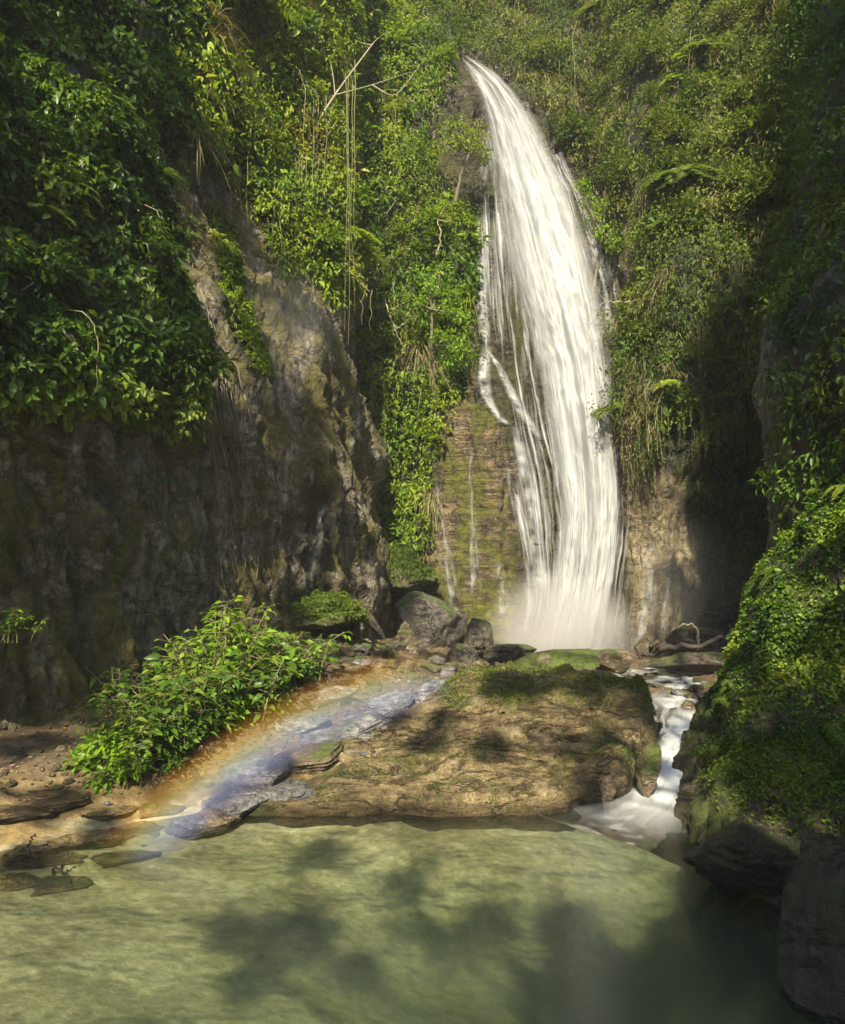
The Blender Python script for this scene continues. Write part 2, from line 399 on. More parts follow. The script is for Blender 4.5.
def wall(name, rows, nu, nv, mat, amp, label, freq=0.5, strata=0.0, seed=0.0, below=1.5, top_back=14.0, flute=0.0, shear=0.0, planted=(), wet=()):
    """A cliff lofted through rows of control points (bottom row first), then weathered along its normals."""
    rows = [np.array([p if isinstance(p, np.ndarray) else P(*p) for p in r]) for r in rows]
    foot = rows[0].copy(); foot[:, 2] -= below
    crest = rows[-1].copy(); crest[:, 1] += top_back; crest[:, 2] += 2.5
    ctrl = np.stack([foot] + rows + [crest])
    g = cr(cr(ctrl, nv, 0), nu, 1)
    n = grid_normals(g)
    q = g + seed
    q[..., 1] += shear * q[..., 2]; q[..., 0] += shear * .6 * q[..., 2]
    d = amp * (fbm(q * freq, 5, 0.52) * 0.9 + 0.55 * fbm(q * np.array([1.5, 1.5, 0.45]) * freq * 1.6, 4, 0.55, ridged=True))
    if flute:
        d += flute * fbm(q * np.array([1.7, 1.7, 0.2]), 5, 0.6, ridged=True) * (1 + fbm(q * .5 + 7, 2))
    d += amp * .28 * fbm(q * np.array([2.3, 2.3, 1.5]) + 31, 5, 0.6, ridged=True)
    if strata:
        s = q[..., 2] * 2.6 + 0.5 * q[..., 0] + 0.9 * fbm(q * 0.8, 3)
        fr = s - np.floor(s)
        d += strata * (np.minimum(fr / 0.8, (1 - fr) / 0.2) - 0.5) * (0.5 + 1.1 * fbm(q * 1.3 + 5, 3))
        c = q[..., 0] * 1.9 + .5 * q[..., 2] + 1.2 * fbm(q * .9 + 60, 3) + 3 * np.floor(s) * .37; fc = c - np.floor(c)
        d += strata * .55 * (np.minimum(fc / .85, (1 - fc) / .15) - .5) * np.clip(.6 + 1.5 * fbm(q * .7 + 90, 2), 0, 1)
    g = g + n * d[..., None]
    px, py = project(g); jx, jy = 14 * fbm(q * 1.9, 4), 14 * fbm(q * 1.9 + 50, 4)
    att = {}
    for an, polys in (('planted', planted), ('wet', wet)):
        a = np.zeros(px.shape)
        for pl in polys:
            for ox, oy in ((0, 0), (5, 3), (-5, 3), (3, -5), (-3, -5)): a = np.maximum(a, 0) + inpoly(px + jx * 1.5 + ox, py + jy * 1.5 + oy, pl) * .2
        att[an] = np.clip(a, 0, 1)
    me = new_mesh(name, g.reshape(-1, 3), grid_faces(nv, nu), mat, attrs=att)
    o = tag(link(name, me), label, 'cliff', kind='structure')
    return g, grid_normals(g), o

def W(x, y, z): return np.array([x, y, z], float)

LEFT = [
    [W(-9.60, -7, -.3), W(-8.10, 1, -.2), W(-6.40, 5.5, .1), (-10, 745, 8.4), (90, 705, 9.6), (200, 655, 11.0), (270, 632, 12.3), (330, 622, 13.6), (362, 618, 14.7), (376, 612, 17.5)],
    [W(-9.80, -7, 2.6), W(-7.90, 1, 2.2), W(-6.00, 5.5, 1.9), (-10, 590, 8.0), (90, 570, 9.1), (195, 540, 10.7), (272, 525, 11.9), (325, 520, 13.3), (354, 520, 14.5), (368, 520, 17.5)],
    [W(-9.90, -7, 4.4), W(-7.80, 1, 4.2), W(-5.80, 5.5, 4.1), (-10, 440, 7.7), (90, 450, 8.7), (185, 455, 10.3), (262, 430, 11.7), (318, 425, 13.0), (338, 425, 14.4), (352, 425, 17.5)],
    [W(-10.00, -7, 6.0), W(-7.70, 1, 5.2), W(-5.70, 5.5, 5.2), (-10, 355, 7.3), (85, 380, 8.3), (175, 405, 9.9), (246, 350, 11.7), (305, 350, 13.0), (322, 350, 14.4), (340, 350, 17.5)],
    [W(-10.30, -7, 7.6), W(-8.20, 1, 6.6), W(-6.20, 5.5, 6.2), (-10, 290, 7.9), (85, 300, 8.9), (180, 320, 10.6), (226, 270, 12.6), (285, 275, 13.8), (322, 290, 14.6), (345, 290, 17.5)],
    [W(-10.40, -7, 10), W(-8.50, 1, 9.4), W(-6.50, 5.5, 9.0), (-10, 150, 8.3), (80, 150, 9.4), (150, 180, 11.2), (205, 165, 12.9), (262, 150, 13.6), (318, 150, 15.0), (345, 150, 18)],
    [W(-10.80, -7, 12), W(-8.90, 1, 12), W(-7.00, 5.5, 12), (-10, -20, 8.9), (80, -20, 10.0), (150, -20, 11.6), (215, -10, 12.8), (275, -10, 13.9), (325, -10, 15.5), (350, 0, 19)],
    [W(-11.40, -7, 13), W(-9.60, 1, 14), W(-7.80, 5.5, 15), (-10, -260, 9.8), (80, -260, 11.0), (150, -260, 12.4), (220, -260, 13.8), (280, -260, 15.0), (330, -260, 17), (360, -260, 21)],
]
gL, nL, oL = wall('cliff_left', LEFT, 330, 240, M['cliff_left'], 0.6, 'tall shaded brown overhanging cliff on the left side of the gorge', 0.5, seed=0, flute=0.27, shear=.5, planted=(Z_LU, Z_LM, Z_RIDGE), wet=([(300, 480), (335, 480), (330, 620), (295, 620)],))

BACK = [
    [(285, 650, 18.5), (340, 650, 17.4), (390, 652, 16.9), (430, 655, 16.3), (480, 655, 15.9), (530, 655, 16.1), (580, 655, 16.7), (628, 655, 16.4), (665, 655, 16.2), (720, 655, 17.5), (790, 655, 18)],
    [(285, 540, 18.6), (345, 540, 17.5), (395, 540, 17.1), (437, 540, 16.4), (482, 540, 16.1), (530, 540, 16.4), (580, 540, 17.1), (628, 540, 16.7), (668, 540, 16.5), (720, 540, 17.7), (790, 540, 18)],
    [(285, 420, 18.6), (350, 420, 17.5), (402, 420, 17.2), (446, 420, 16.6), (486, 420, 16.5), (526, 420, 16.8), (578, 420, 17.6), (625, 420, 17.2), (665, 420, 17.0), (720, 420, 18.0), (790, 420, 18)],
    [(285, 330, 18.6), (350, 330, 17.3), (405, 330, 16.9), (450, 335, 17.0), (486, 330, 17.3), (523, 330, 17.5), (575, 330, 18.0), (618, 330, 17.8), (660, 330, 17.6), (720, 330, 18.3), (790, 330, 18.5)],
    [(285, 220, 18.6), (350, 220, 17.4), (408, 220, 17.2), (455, 220, 17.6), (482, 220, 17.9), (518, 220, 18.2), (565, 220, 18.6), (608, 220, 18.6), (650, 220, 18.4), (720, 220, 19), (790, 220, 19)],
    [(285, 130, 18.8), (350, 130, 17.8), (405, 130, 17.8), (450, 130, 18.3), (478, 130, 18.6), (505, 130, 18.9), (545, 130, 19.1), (595, 130, 19.2), (650, 130, 19.2), (720, 130, 20), (790, 130, 20)],
    [(285, 50, 19.2), (350, 50, 18.4), (400, 50, 18.6), (440, 50, 19.1), (465, 56, 19.6), (495, 75, 19.6), (535, 60, 19.7), (590, 50, 19.9), (650, 50, 20), (720, 50, 21), (790, 50, 21)],
    [(285, -40, 20), (350, -40, 19.6), (400, -40, 20.2), (440, -30, 20.8), (470, -20, 21.3), (500, -25, 21.2), (545, -35, 21), (600, -40, 21), (660, -40, 21), (720, -40, 22), (790, -40, 22)],
    [(285, -300, 23), (350, -300, 22.6), (400, -300, 23), (440, -300, 24), (470, -300, 24.5), (500, -300, 24), (545, -300, 23.5), (600, -300, 23.5), (660, -300, 23.5), (720, -300, 24), (790, -300, 24)],
]
gB, nB, oB = wall('cliff_back', BACK, 300, 300, M['cliff_back'], 0.30, 'sunlit bedded rock face the waterfall slides down', 0.75, strata=0.3, seed=11, flute=.12, planted=(Z_BM, Z_BT), wet=(WET,))

RIGHT = [
    [(596, 672, 18.0), (612, 672, 16.4), (632, 672, 15.5), (660, 672, 15.2), (700, 675, 15.8), (745, 675, 16.3), (790, 680, 14.2), (850, 690, 11.5), (960, 700, 10)],
    [(605, 560, 18.0), (618, 560, 16.4), (638, 560, 15.5), (665, 555, 15.2), (702, 555, 15.9), (745, 555, 16.4), (790, 560, 14.4), (850, 570, 11.7), (960, 580, 10)],
    [(612, 470, 18.0), (624, 470, 16.4), (640, 465, 15.4), (668, 465, 14.9), (705, 465, 15.5), (748, 465, 16.0), (792, 470, 14.0), (850, 470, 11.5), (960, 480, 10)],
    [(612, 390, 18.2), (626, 390, 16.4), (643, 385, 15.1), (672, 380, 14.4), (712, 380, 14.5), (755, 385, 14.9), (796, 390, 13.2), (850, 390, 11.2), (960, 390, 9.8)],
    [(612, 290, 18.5), (630, 290, 16.6), (652, 285, 15.2), (685, 280, 14.3), (725, 280, 13.9), (765, 285, 13.6), (800, 290, 12.6), (850, 290, 11.0), (960, 290, 9.6)],
    [(606, 180, 19.2), (626, 180, 17.4), (652, 175, 16.0), (690, 170, 15.0), (735, 170, 14.3), (772, 175, 13.6), (806, 180, 12.6), (855, 180, 11.0), (960, 180, 9.6)],
    [(596, 60, 20.4), (622, 60, 18.8), (652, 55, 17.4), (695, 50, 16.2), (742, 50, 15.3), (780, 55, 14.2), (812, 60, 12.9), (860, 60, 11.2), (960, 60, 9.8)],
    [(590, -60, 22), (622, -60, 20.6), (655, -60, 19.0), (700, -60, 17.6), (750, -60, 16.4), (785, -60, 15.0), (820, -60, 13.4), (865, -60, 11.6), (965, -60, 10.2)],
    [(590, -300, 25), (622, -300, 24), (655, -300, 22), (700, -300, 20.6), (750, -300, 19), (790, -300, 17.5), (825, -300, 15.5), (870, -300, 13.4), (970, -300, 11.8)],
]
gR, nR, oR = wall('cliff_right', RIGHT, 260, 260, M['cliff_right'], 0.36, 'overgrown cliff right of the waterfall with a dark recess below', 0.55, seed=23, flute=0.14, planted=(Z_R, Z_RD), wet=([(600, 200), (622, 200), (632, 420), (625, 670), (600, 670)],))

NEAR = [
    [(800, 700, 10.5), (812, 700, 9.4), (850, 700, 8.6), (960, 700, 7.4), W(5.4, 4.0, -.2), W(5.8, 0, -.2), W(6.2, -7, -.2)],
    [(792, 505, 10.5), (800, 505, 9.4), (850, 505, 8.5), (960, 505, 7.3), W(5.3, 4.0, 3.0), W(5.9, 0, 3.0), W(6.4, -7, 3)],
    [(782, 430, 10.6), (792, 430, 9.3), (845, 430, 8.3), (960, 430, 7.1), W(5.2, 4.0, 4.2), W(6.0, 0, 4.2), W(6.6, -7, 4)],
    [(776, 350, 10.8), (788, 345, 9.3), (840, 340, 8.2), (960, 340, 7.0), W(5.2, 4.0, 5.4), W(6.2, 0, 5.4), W(6.9, -7, 5)],
    [(800, 250, 10.9), (814, 250, 9.6), (860, 250, 8.5), (965, 250, 7.2), W(5.6, 4.0, 7.0), W(6.7, 0, 6.8), W(7.6, -7, 6)],
    [(818, 130, 11.2), (832, 130, 9.9), (875, 130, 8.8), (975, 130, 7.5), W(6.0, 4.0, 9.2), W(7.3, 0, 8.6), W(8.4, -7, 7)],
    [(826, 0, 11.6), (842, 0, 10.3), (885, 0, 9.2), (985, 0, 7.9), W(6.5, 4.0, 11.5), W(8, 0, 10.4), W(9.2, -7, 8)],
    [(836, -220, 12.4), (852, -220, 11.2), (895, -220, 10), (995, -220, 8.6), W(7.2, 4.0, 14), W(9, 0, 12), W(10.2, -7, 9)],
]
gN, nN, oN = wall('cliff_near', NEAR, 150, 230, M['cliff_dark'], 0.34, 'dark shaded rock wall closing the right side of the gorge', 0.6, seed=37, flute=0.12, top_back=4)

BANK = [
    [(705, 815, 9.6), (696, 800, 7.9), (702, 822, 7.0), (712, 850, 6.3), (748, 880, 5.7), (800, 905, 5.2), (900, 930, 4.8), W(4.3, 2.5, -.3), W(5, -2, -.3)],
    [(700, 770, 9.7), (692, 782, 7.8), (712, 795, 6.9), (740, 815, 6.2), (790, 830, 5.7), (850, 850, 5.4), (950, 860, 4.9), W(4.4, 2.5, .7), W(5, -2, .6)],
    [(712, 725, 9.8), (714, 742, 8.2), (738, 745, 7.2), (765, 755, 6.6), (815, 765, 6.1), (870, 775, 5.8), (970, 790, 5.2), W(4.6, 2.5, 1.2), W(5.2, -2, 1.1)],
    [(724, 675, 9.9), (738, 690, 8.5), (752, 690, 7.6), (785, 690, 7.0), (830, 695, 6.6), (885, 700, 6.2), (980, 710, 5.6), W(4.8, 2.5, 1.8), W(5.5, -2, 1.7)],
    [(768, 610, 10), (760, 615, 8.8), (785, 612, 7.9), (800, 608, 7.4), (840, 606, 7.0), (895, 605, 6.6), (990, 605, 6.0), W(5.0, 2.5, 2.4), W(5.9, -2, 2.4)],
    [(808, 535, 10.1), (800, 540, 9.0), (822, 535, 8.3), (825, 530, 7.9), (860, 525, 7.4), (905, 520, 7.0), (1000, 515, 6.4), W(5.4, 2.5, 3.2), W(6.4, -2, 3.2)],
    [(868, 470, 10.4), (862, 475, 9.6), (874, 468, 9.0), (870, 460, 8.5), (895, 455, 8.1), (930, 450, 7.7), (1020, 440, 7.0), W(6.0, 2.5, 4), W(7, -2, 4)],
]
gK, nK, oK = wall('mossy_bank', BANK, 230, 230, M['bank_rock'], 0.34, 'steep leafy bank beside the stream outlet on the right', 0.9, seed=51, below=1.2, top_back=0.6)
oK['category'] = 'bank'

# ------------------------------------------------------------------ the ground, from pool bed to the foot of the fall
gp = []
def G(px, py, d): gp.append(P(px, py, d))
for a in [(150, 765, 8.0), (280, 692, 10.0), (200, 725, 9.0), (60, 760, 7.6), (0, 790, 6.9), (100, 790, 7.2), (200, 795, 7.4), (330, 652, 12), (270, 640, 12.0), (400, 655, 13), (450, 662, 13.4), (560, 668, 13.4),
          (640, 668, 13.4), (700, 668, 13.8), (780, 675, 13), (500, 655, 15.2), (580, 658, 15.5), (650, 660, 15.2), (740, 668, 15.5), (380, 640, 15), (690, 690, 11.2), (640, 690, 11.4), (685, 715, 9.8),
          (400, 705, 10.0), (330, 735, 8.8), (450, 690, 11.2), (0, 700, 9.0), (100, 700, 9.3), (350, 720, 9.2)]: G(*a)
gp += [W(3.0, 8.6, .2), W(2.55, 7.9, -.1), W(2.0, 7.0, -.35), W(2.6, 7.4, -.3), W(0, 8.5, .0), W(0, 10, .3), W(1.5, 9, .1),
       W(-4.9, 5.6, .22), W(-4.6, 7, .35), W(-3.9, 7.0, .16), W(-3.0, 7.1, .06), W(-4.2, 6.2, .06), W(-2.2, 7.2, -.04), W(-3.6, 5.6, -.10), W(-2.6, 6.3, -.12), W(-1.2, 6.9, -.16),
       W(-4.0, 4.6, -.06), W(-3.0, 4.2, -.22), W(-1.5, 5.5, -.35), W(-1.0, 4, -.5), W(0.3, 5.6, -.75), W(1, 4, -1.05), W(2.4, 4, -1.3), W(1.8, 5.6, -1.1), W(3.4, 4, -1.3), W(0.5, 6.7, -.2), W(1.6, 6.4, -.55), W(-.4, 6.9, -.12), W(1.2, 6.9, -.2), W(-1.6, 7.0, -.08), W(2.8, 6.2, -.8),
       W(0, 2, -.7), W(-3, 2, -.35), W(-5, 2, -.1), W(3, 2, -1.3), W(0, -1, -.1), W(0, -4, .6), W(-5, -4, .8), W(5, -4, .6), W(4.5, 8, .6), W(5, 5, .2), W(5, 2, -.6), W(-8, 8, 1.2), W(-8, 2, .8), W(8, 10, 1.5), W(0, 22, 1.5), W(-6, 18, 1.6), W(8, 18, 1.6),
       W(0, -20, 2), W(25, 5, 2), W(-25, 5, 2), W(0, 60, 3)]
GROUND = RBF(gp)
def ground_z(x, y, rough=True):
    z = GROUND(x, y)
    if rough:
        q = np.stack([np.asarray(x, float), np.asarray(y, float), np.zeros_like(np.asarray(x, float))], -1)
        land = np.clip((z + 0.12) / 0.3, 0.25, 1)
        z = z + land * (0.13 * fbm(q * 1.1, 4) + 0.05 * fbm(q * 4.2 + 9, 4, 0.6, ridged=True))
    return z
far = np.array([9, 12, 16, 24, 40, 60.0])
gx = np.concatenate([-far[::-1], np.arange(-8, 8.01, 0.07), far])
gy = np.concatenate([-far[::-1], np.arange(-8, 2.4, 0.4), np.arange(2.4, 19, 0.07), [20, 22, 26, 34, 46, 60]])
X, Y = np.meshgrid(gx, gy, indexing='ij')
Z = ground_z(X, Y)
Z = np.where(np.hypot(X, Y - 6) > 45, 3.0, Z)

def ground_material():
    t = NT('stream_bed'); geo = t.n('ShaderNodeNewGeometry'); pos = geo.outputs['Position']
    sx = t.n('ShaderNodeSeparateXYZ'); t.l(pos, sx.inputs[0])
    n1 = t.noise(t.mapped(pos, (0.8, 1.7, 1), (0, 0, 0.35)), 1.5, 7, 0.62, 0.8); n2 = t.noise(pos, 9, 6, 0.66)
    v = t.n('ShaderNodeTexVoronoi'); v.inputs['Scale'].default_value = 18; t.l(t.mapped(pos, (1, 1.6, 1), (0, 0, .4)), v.inputs['Vector'])
    f = t.math('ADD', t.math('MULTIPLY', n1, .6), t.math('MULTIPLY', n2, .4))
    sand = t.ramp(f, [(0.36, (0.16, 0.135, 0.075)), (0.48, (0.31, 0.275, 0.165)), (0.60, (0.50, 0.46, 0.31))])
    sand = t.mix(t.ramp(t.noise(pos, 0.9, 5, 0.6), [(0.5, 0.0), (0.64, 0.4)]), sand, (0.16, 0.155, 0.05))
    sand = t.mix(t.ramp(t.math('ADD', t.math('MULTIPLY', sx.outputs[2], -.5), t.math('MULTIPLY', t.math('SUBTRACT', n1, .5), .35)), [(.2, 0.0), (.46, .9)]), sand, (.05, .056, .026))
    earth = t.ramp(f, [(0.3, (0.028, 0.02, 0.012)), (0.5, (0.09, 0.065, 0.036)), (0.68, (0.2, 0.155, 0.09))])
    hi = t.math('ADD', sx.outputs[2], t.math('MULTIPLY', t.math('SUBTRACT', n1, .5), .5))
    shore = t.ramp(f, [(0.34, (0.05, 0.034, 0.013)), (0.48, (0.15, 0.105, 0.04)), (0.62, (0.30, 0.22, 0.095))])
    col = t.mix(t.ramp(hi, [(-0.0, 0), (0.04, 1)]), sand, shore)
    col = t.mix(t.ramp(hi, [(0.2, 0), (0.4, 1)]), col, earth)
    peb = t.ramp(v.outputs['Color'], [(0.2, 0.82), (0.8, 1.15)])
    col = t.mix(1.0, col, peb, 'MULTIPLY')
    b = t.n('ShaderNodeBsdfPrincipled'); t.l(col, b.inputs['Base Color']); b.inputs['Roughness'].default_value = 0.6
    h = t.math('ADD', n2, t.math('MULTIPLY', t.noise(pos, 30, 5, .7), .5))
    t.l(t.bump(h, .6, .05), b.inputs['Normal']); t.l(b.outputs[0], t.out.inputs[0])
    return t.m
M['ground'] = ground_material()
ground = tag(link('ground', new_mesh('ground', np.stack([X, Y, Z], -1).reshape(-1, 3), grid_faces(len(gx), len(gy))[:, ::-1], M['ground'])),
             'sandy stream bed and earthy bank on the floor of the gorge', 'ground', kind='structure')

# ------------------------------------------------------------------ the big flat-topped boulder
hp = [tuple(P(*a)) for a in [(340, 745, 8.2), (300, 775, 7.7), (430, 735, 8.2), (500, 742, 8.0), (600, 735, 8.0), (625, 745, 7.7), (560, 668, 10.0), (455, 695, 9.3), (500, 676, 9.8), (630, 672, 9.7), (668, 695, 9.2),
                            (655, 725, 8.6), (640, 760, 7.7), (260, 795, 7.5), (400, 780, 7.5), (500, 780, 7.5), (590, 775, 7.5), (420, 710, 8.9), (560, 705, 8.8), (620, 700, 8.9), (540, 668, 10.6), (620, 672, 10.4)]]
hp = [(x, y, z - .05 * (y > 8.5)) for x, y, z in hp]
BTOP = RBF(hp + [(0.5, 11.4, .9), (2, 11.2, .9), (-2.2, 8.6, .05), (-2.4, 7.6, .0)])
outl = [P0(225, 816)[:2], P0(275, 819)[:2], P0(330, 817)[:2], P0(400, 815)[:2], P0(470, 818)[:2], P0(540, 814)[:2], P0(590, 806)[:2], P0(630, 803)[:2], P0(640, 798)[:2] + [0.05, .25], (2.4, 8.1), (2.78, 8.7), (3.12, 9.3), (3.1, 10.1), (2.6, 10.8),
        (1.6, 11.2), (0.7, 11.0), (0.25, 10.3), (-0.1, 9.6), (-0.9, 8.9), (-1.7, 8.3), (-2.3, 7.75)]
outl = np.array([np.asarray(o, float) for o in outl])
oc = np.concatenate([outl[-2:], outl, outl[:3]])
NTH = 420
ring = cr(oc, (len(oc) - 1) * 40 + 1, 0)[80:-80]
seg = np.concatenate([[0], np.cumsum(np.linalg.norm(np.diff(ring, axis=0), axis=1))])
ring = np.stack([np.interp(np.linspace(0, seg[-1], NTH), seg, ring[:, k]) for k in (0, 1)], 1); ring[-1] = ring[0]
cen = np.array([1.0, 8.9])
tt = np.concatenate([np.linspace(0.02, 0.9, 90), np.linspace(0.905, 1.0, 50), 1 + np.linspace(0.01, .06, 12)])
rim = np.clip((tt - 1) / 0.06, 0, 1)
xy = cen + (ring - cen)[None] * np.minimum(tt, 1.004)[:, None, None]
hz = BTOP(xy[..., 0], xy[..., 1])
q3 = np.stack([xy[..., 0], xy[..., 1], hz], -1)
edge = np.clip((tt - 0.86) / 0.14, 0, 1)[:, None]
round_ = 1 - edge ** 2.6
zz = np.where(tt[:, None] <= 1, hz * round_ - 0.10 * (1 - round_), -0.10 - rim[:, None] * 0.9)
s = q3[..., 2] * 3.8 - 0.25 * q3[..., 0] + 1.25 * fbm(q3 * np.array([.8, 1.2, 1]), 4)
s2_ = q3[..., 2] * 12 + .4 * q3[..., 0] + 1.6 * fbm(q3 * np.array([.9, 1.6, 1]) + 33, 4); f2_ = s2_ - np.floor(s2_); terr2 = np.minimum(f2_ / .8, (1 - f2_) / .2) - .5
fr = s - np.floor(s)
terr = np.minimum(fr / 0.75, (1 - fr) / 0.25) - 0.5
step_ = np.clip((xy[..., 1] - (9.05 + .25 * fbm(q3 * .8 + 20, 3) - .12 * (xy[..., 0] - 1))) / .22, 0, 1)
step_ = step_ * step_ * (3 - 2 * step_) * np.clip((xy[..., 0] + .2) / .5, 0, 1)
zz += (0.13 * fbm(q3 * 0.8 + 3, 4) + 0.05 * fbm(q3 * np.array([1.6, 3.5, 4]) + 2, 5, .62, ridged=True) + (0.26 * terr + .07 * terr2 * (.6 + fbm(q3 * 1.1 + 70, 2))) * np.clip(hz, 0, .7) / .7 * .8 + (.11 * step_ - .13) * np.clip(hz * 2, 0, 1)) * (1 - .6 * edge)
out2 = (xy - cen); out2 /= np.linalg.norm(out2, axis=-1, keepdims=True)
side = np.clip((tt - 0.8) / 0.2, 0, 1)[:, None]
qq = np.stack([xy[..., 0], xy[..., 1], zz], -1)
bul = side * (0.13 * fbm(qq * 1.6 + 8, 4) + 0.12 * terr)
xy = xy + out2 * bul[..., None]
bv = np.stack([xy[..., 0], xy[..., 1], zz], -1)
BIG = tag(link('boulder', new_mesh('boulder', bv.reshape(-1, 3), grid_faces(len(tt), NTH), M['boulder'])),
          'huge low sandy boulder with a mossy flat top at the back of the pool', 'boulder')

# ------------------------------------------------------------------ loose rocks
_ico = {}
def ico(sub):
    if sub not in _ico:
        import bmesh
        bm = bmesh.new(); bmesh.ops.create_icosphere(bm, subdivisions=sub, radius=1.0)
        bm.verts.ensure_lookup_table()
        v = np.array([x.co[:] for x in bm.verts]); f = np.array([[x.index for x in fc.verts] for fc in bm.faces]); bm.free()
        _ico[sub] = (v, f)
    return _ico[sub]

def rock_mesh(name, size, seed, mat, sub=5, cuts=9, rough=0.10, rot=(0, 0, 0), layers=0.0, flat=None):
    rg = np.random.default_rng(seed)
    v, f = ico(sub); v = v.copy()
    for k in range(cuts):
        n = norm(rg.normal(size=3) * np.array([1, 1, .8])); d = rg.uniform(0.42, 0.85)
        e = v @ n - d
        v -= np.where(e > 0, e, 0)[:, None] * n * 0.97
    v += norm(v) * (1.1 * rough * fbm(v * 2.4 + seed * 1.7, 3))[:, None]
    for k in range(cuts):
        n = norm(rg.normal(size=3)); e = v @ n - rg.uniform(.6, .8)
        v -= np.where(e > 0, e, 0)[:, None] * n * 0.9
    v += norm(v) * (rough * fbm(v * 1.4 + seed * 3.1, 5, .55) + rough * .4 * fbm(v * 5 + seed, 3, .6, ridged=True))[:, None]
    if layers:
        s = v[:, 2] * 4 + .4 * fbm(v * 1.2 + seed, 2); fr = s - np.floor(s)
        v[:, :2] *= 1 + layers * (np.minimum(fr / .8, (1 - fr) / .2) - .5)[:, None]
    v *= np.asarray(size, float)
    R = np.array(Matrix.Rotation(rot[2], 3, 'Z') @ Matrix.Rotation(rot[1], 3, 'Y') @ Matrix.Rotation(rot[0], 3, 'X'))
    v = v @ R.T
    return new_mesh(name, v, f, mat)

def rock(px, py, d, size, seed, mat, label, cat='rock', name='rock', sink=0.35, group=None, on_ground=True, **kw):
    p = P(px, py, d)
    if on_ground: p[2] = float(ground_z(np.array([p[0]]), np.array([p[1]]))[0]) + size[2] * (1 - 2 * sink)
    o = link(name, rock_mesh(name, size, seed, mat, **kw), loc=p)
    return tag(o, label, cat, group)

rock(478, 640, 13.6, (.42, .45, .66), 11, M['dark_rock'], 'tall dark upright rock left of the foot of the waterfall', on_ground=False, cuts=12, rot=(.1, -.25, .4)).location.z -= 0.02
rock(433, 628, 15.0, (1.0, .6, .78), 12, M['dark_grey'], 'big smooth grey rock behind the tall dark upright rock', on_ground=False, cuts=8, rot=(0, .12, .2))
rock(409, 640, 13.4, (.27, .3, .42), 13, M['brown_rock'], 'stump shaped layered brown rock beside the leaning slab', on_ground=False, layers=.16, cuts=5)
rock(372, 622, 13.6, (.11, .35, .55), 14, M['dark_rock'], 'dark thin slab leaning against the foot of the left cliff', name='rock_slab', on_ground=False, cuts=14, rot=(0, -.55, .3))
rock(355, 622, 13.2, (.12, .3, .48), 15, M['brown_rock'], 'narrow brown slab standing beside the mossy mound', name='rock_slab', on_ground=False, cuts=12, rot=(0, -.08, .2))
rock(312, 612, 12.8, (1.15, .65, .4), 16, M['moss_rock'], 'moss covered mound under the left cliff', 'mound', name='mossy_mound', on_ground=False, cuts=8, rough=.34)
rock(400, 575, 16.0, (1.0, .55, .62), 17, M['moss_rock'], 'green mossy hump on top of the grey rock at the cliff foot', 'mound', name='mossy_mound', on_ground=False, cuts=8, rough=.34)
rock(570, 660, 12.4, (1.0, .5, .26), 18, M['moss_rock'], 'low green topped rock in front of the waterfall foot', on_ground=False, cuts=7, rot=(0, -.1, .1))
rock(612, 661, 12.2, (.42, .4, .22), 19, M['brown_rock'], 'small brown rock at the right foot of the waterfall', on_ground=False, cuts=7)
rock(508, 655, 12.8, (.6, .4, .2), 20, M['dark_rock'], 'low dark rock at the left foot of the waterfall', on_ground=False, cuts=7)
rock(462, 655, 12.9, (.28, .3, .34), 62, M['dark_rock'], 'squat dark rock propping the tall upright rock', on_ground=False, cuts=9)
rock(700, 664, 12.2, (1.1, .45, .2), 21, M['dark_rock'], 'long dark reddish rock below the shaded recess', on_ground=False, cuts=6)
rock(438, 700, 10.2, (.5, .36, .26), 22, M['grey_rock'], 'tilted grey banded rock left of the big boulder', name='rock_slab', layers=.08, rot=(.2, -.35, .5), on_ground=False, cuts=10)
rock(392, 722, 9.4, (.62, .36, .2), 23, M['grey_rock'], 'flat pale grey rock under the rainbow', on_ground=False, rot=(0, -.15, .4), cuts=9)
rock(330, 740, 8.7, (.62, .4, .2), 24, M['grey_rock'], 'wet bluish rock in the middle of the rainbow', on_ground=False, rot=(0, -.12, .3), cuts=8)
rock(262, 775, 7.9, (.5, .34, .18), 25, M['grey_rock'], 'wet pale rock at the lower end of the rainbow', on_ground=False, rot=(0, -.1, .2), cuts=8)
rock(428, 716, 9.3, (.16, .14, .1), 26, M['brown_rock'], 'small orange brown stone on the edge of the big boulder', name='stone', on_ground=False)
rock(648, 770, 7.55, (.13, .18, .3), 27, M['brown_rock'], 'upright brown rock standing in the stream outlet', on_ground=False, rot=(0, .3, .2), cuts=9)
rock(606, 785, 7.6, (.16, .2, .2), 28, M['brown_rock'], 'brown knob of rock at the right end of the big boulder', on_ground=False, cuts=9)
rock(712, 736, 8.6, (.16, .15, .14), 29, M['dark_rock'], 'small dark stone on the right edge of the stream', name='stone', on_ground=False)
rock(765, 865, 5.5, (.72, .5, .3), 30, M['corner_rock'], 'dark rock at the waterline under the mossy bank', on_ground=False, cuts=9, layers=.06, rot=(0, .1, .3))
rock(716, 838, 6.2, (.2, .2, .12), 31, M['brown_rock'], 'small pale brown stone at the waterline under the mossy bank', name='stone', on_ground=False)
rock(905, 985, 4.0, (.55, .8, .8), 32, M['corner_rock'], 'big dark boulder at the near right corner of the pool', 'boulder', name='boulder', on_ground=False, cuts=14, sub=6, rot=(.15, -.25, .5))
rock(70, 755, 7.9, (.36, .3, .2), 33, M['dark_rock'], 'dark rock on the bank left of the leafy bush', on_ground=False, cuts=9)
rock(225, 745, 8.8, (.25, .22, .12), 34, M['brown_rock'], 'brown rock at the lower edge of the leafy bush', on_ground=False, cuts=9)
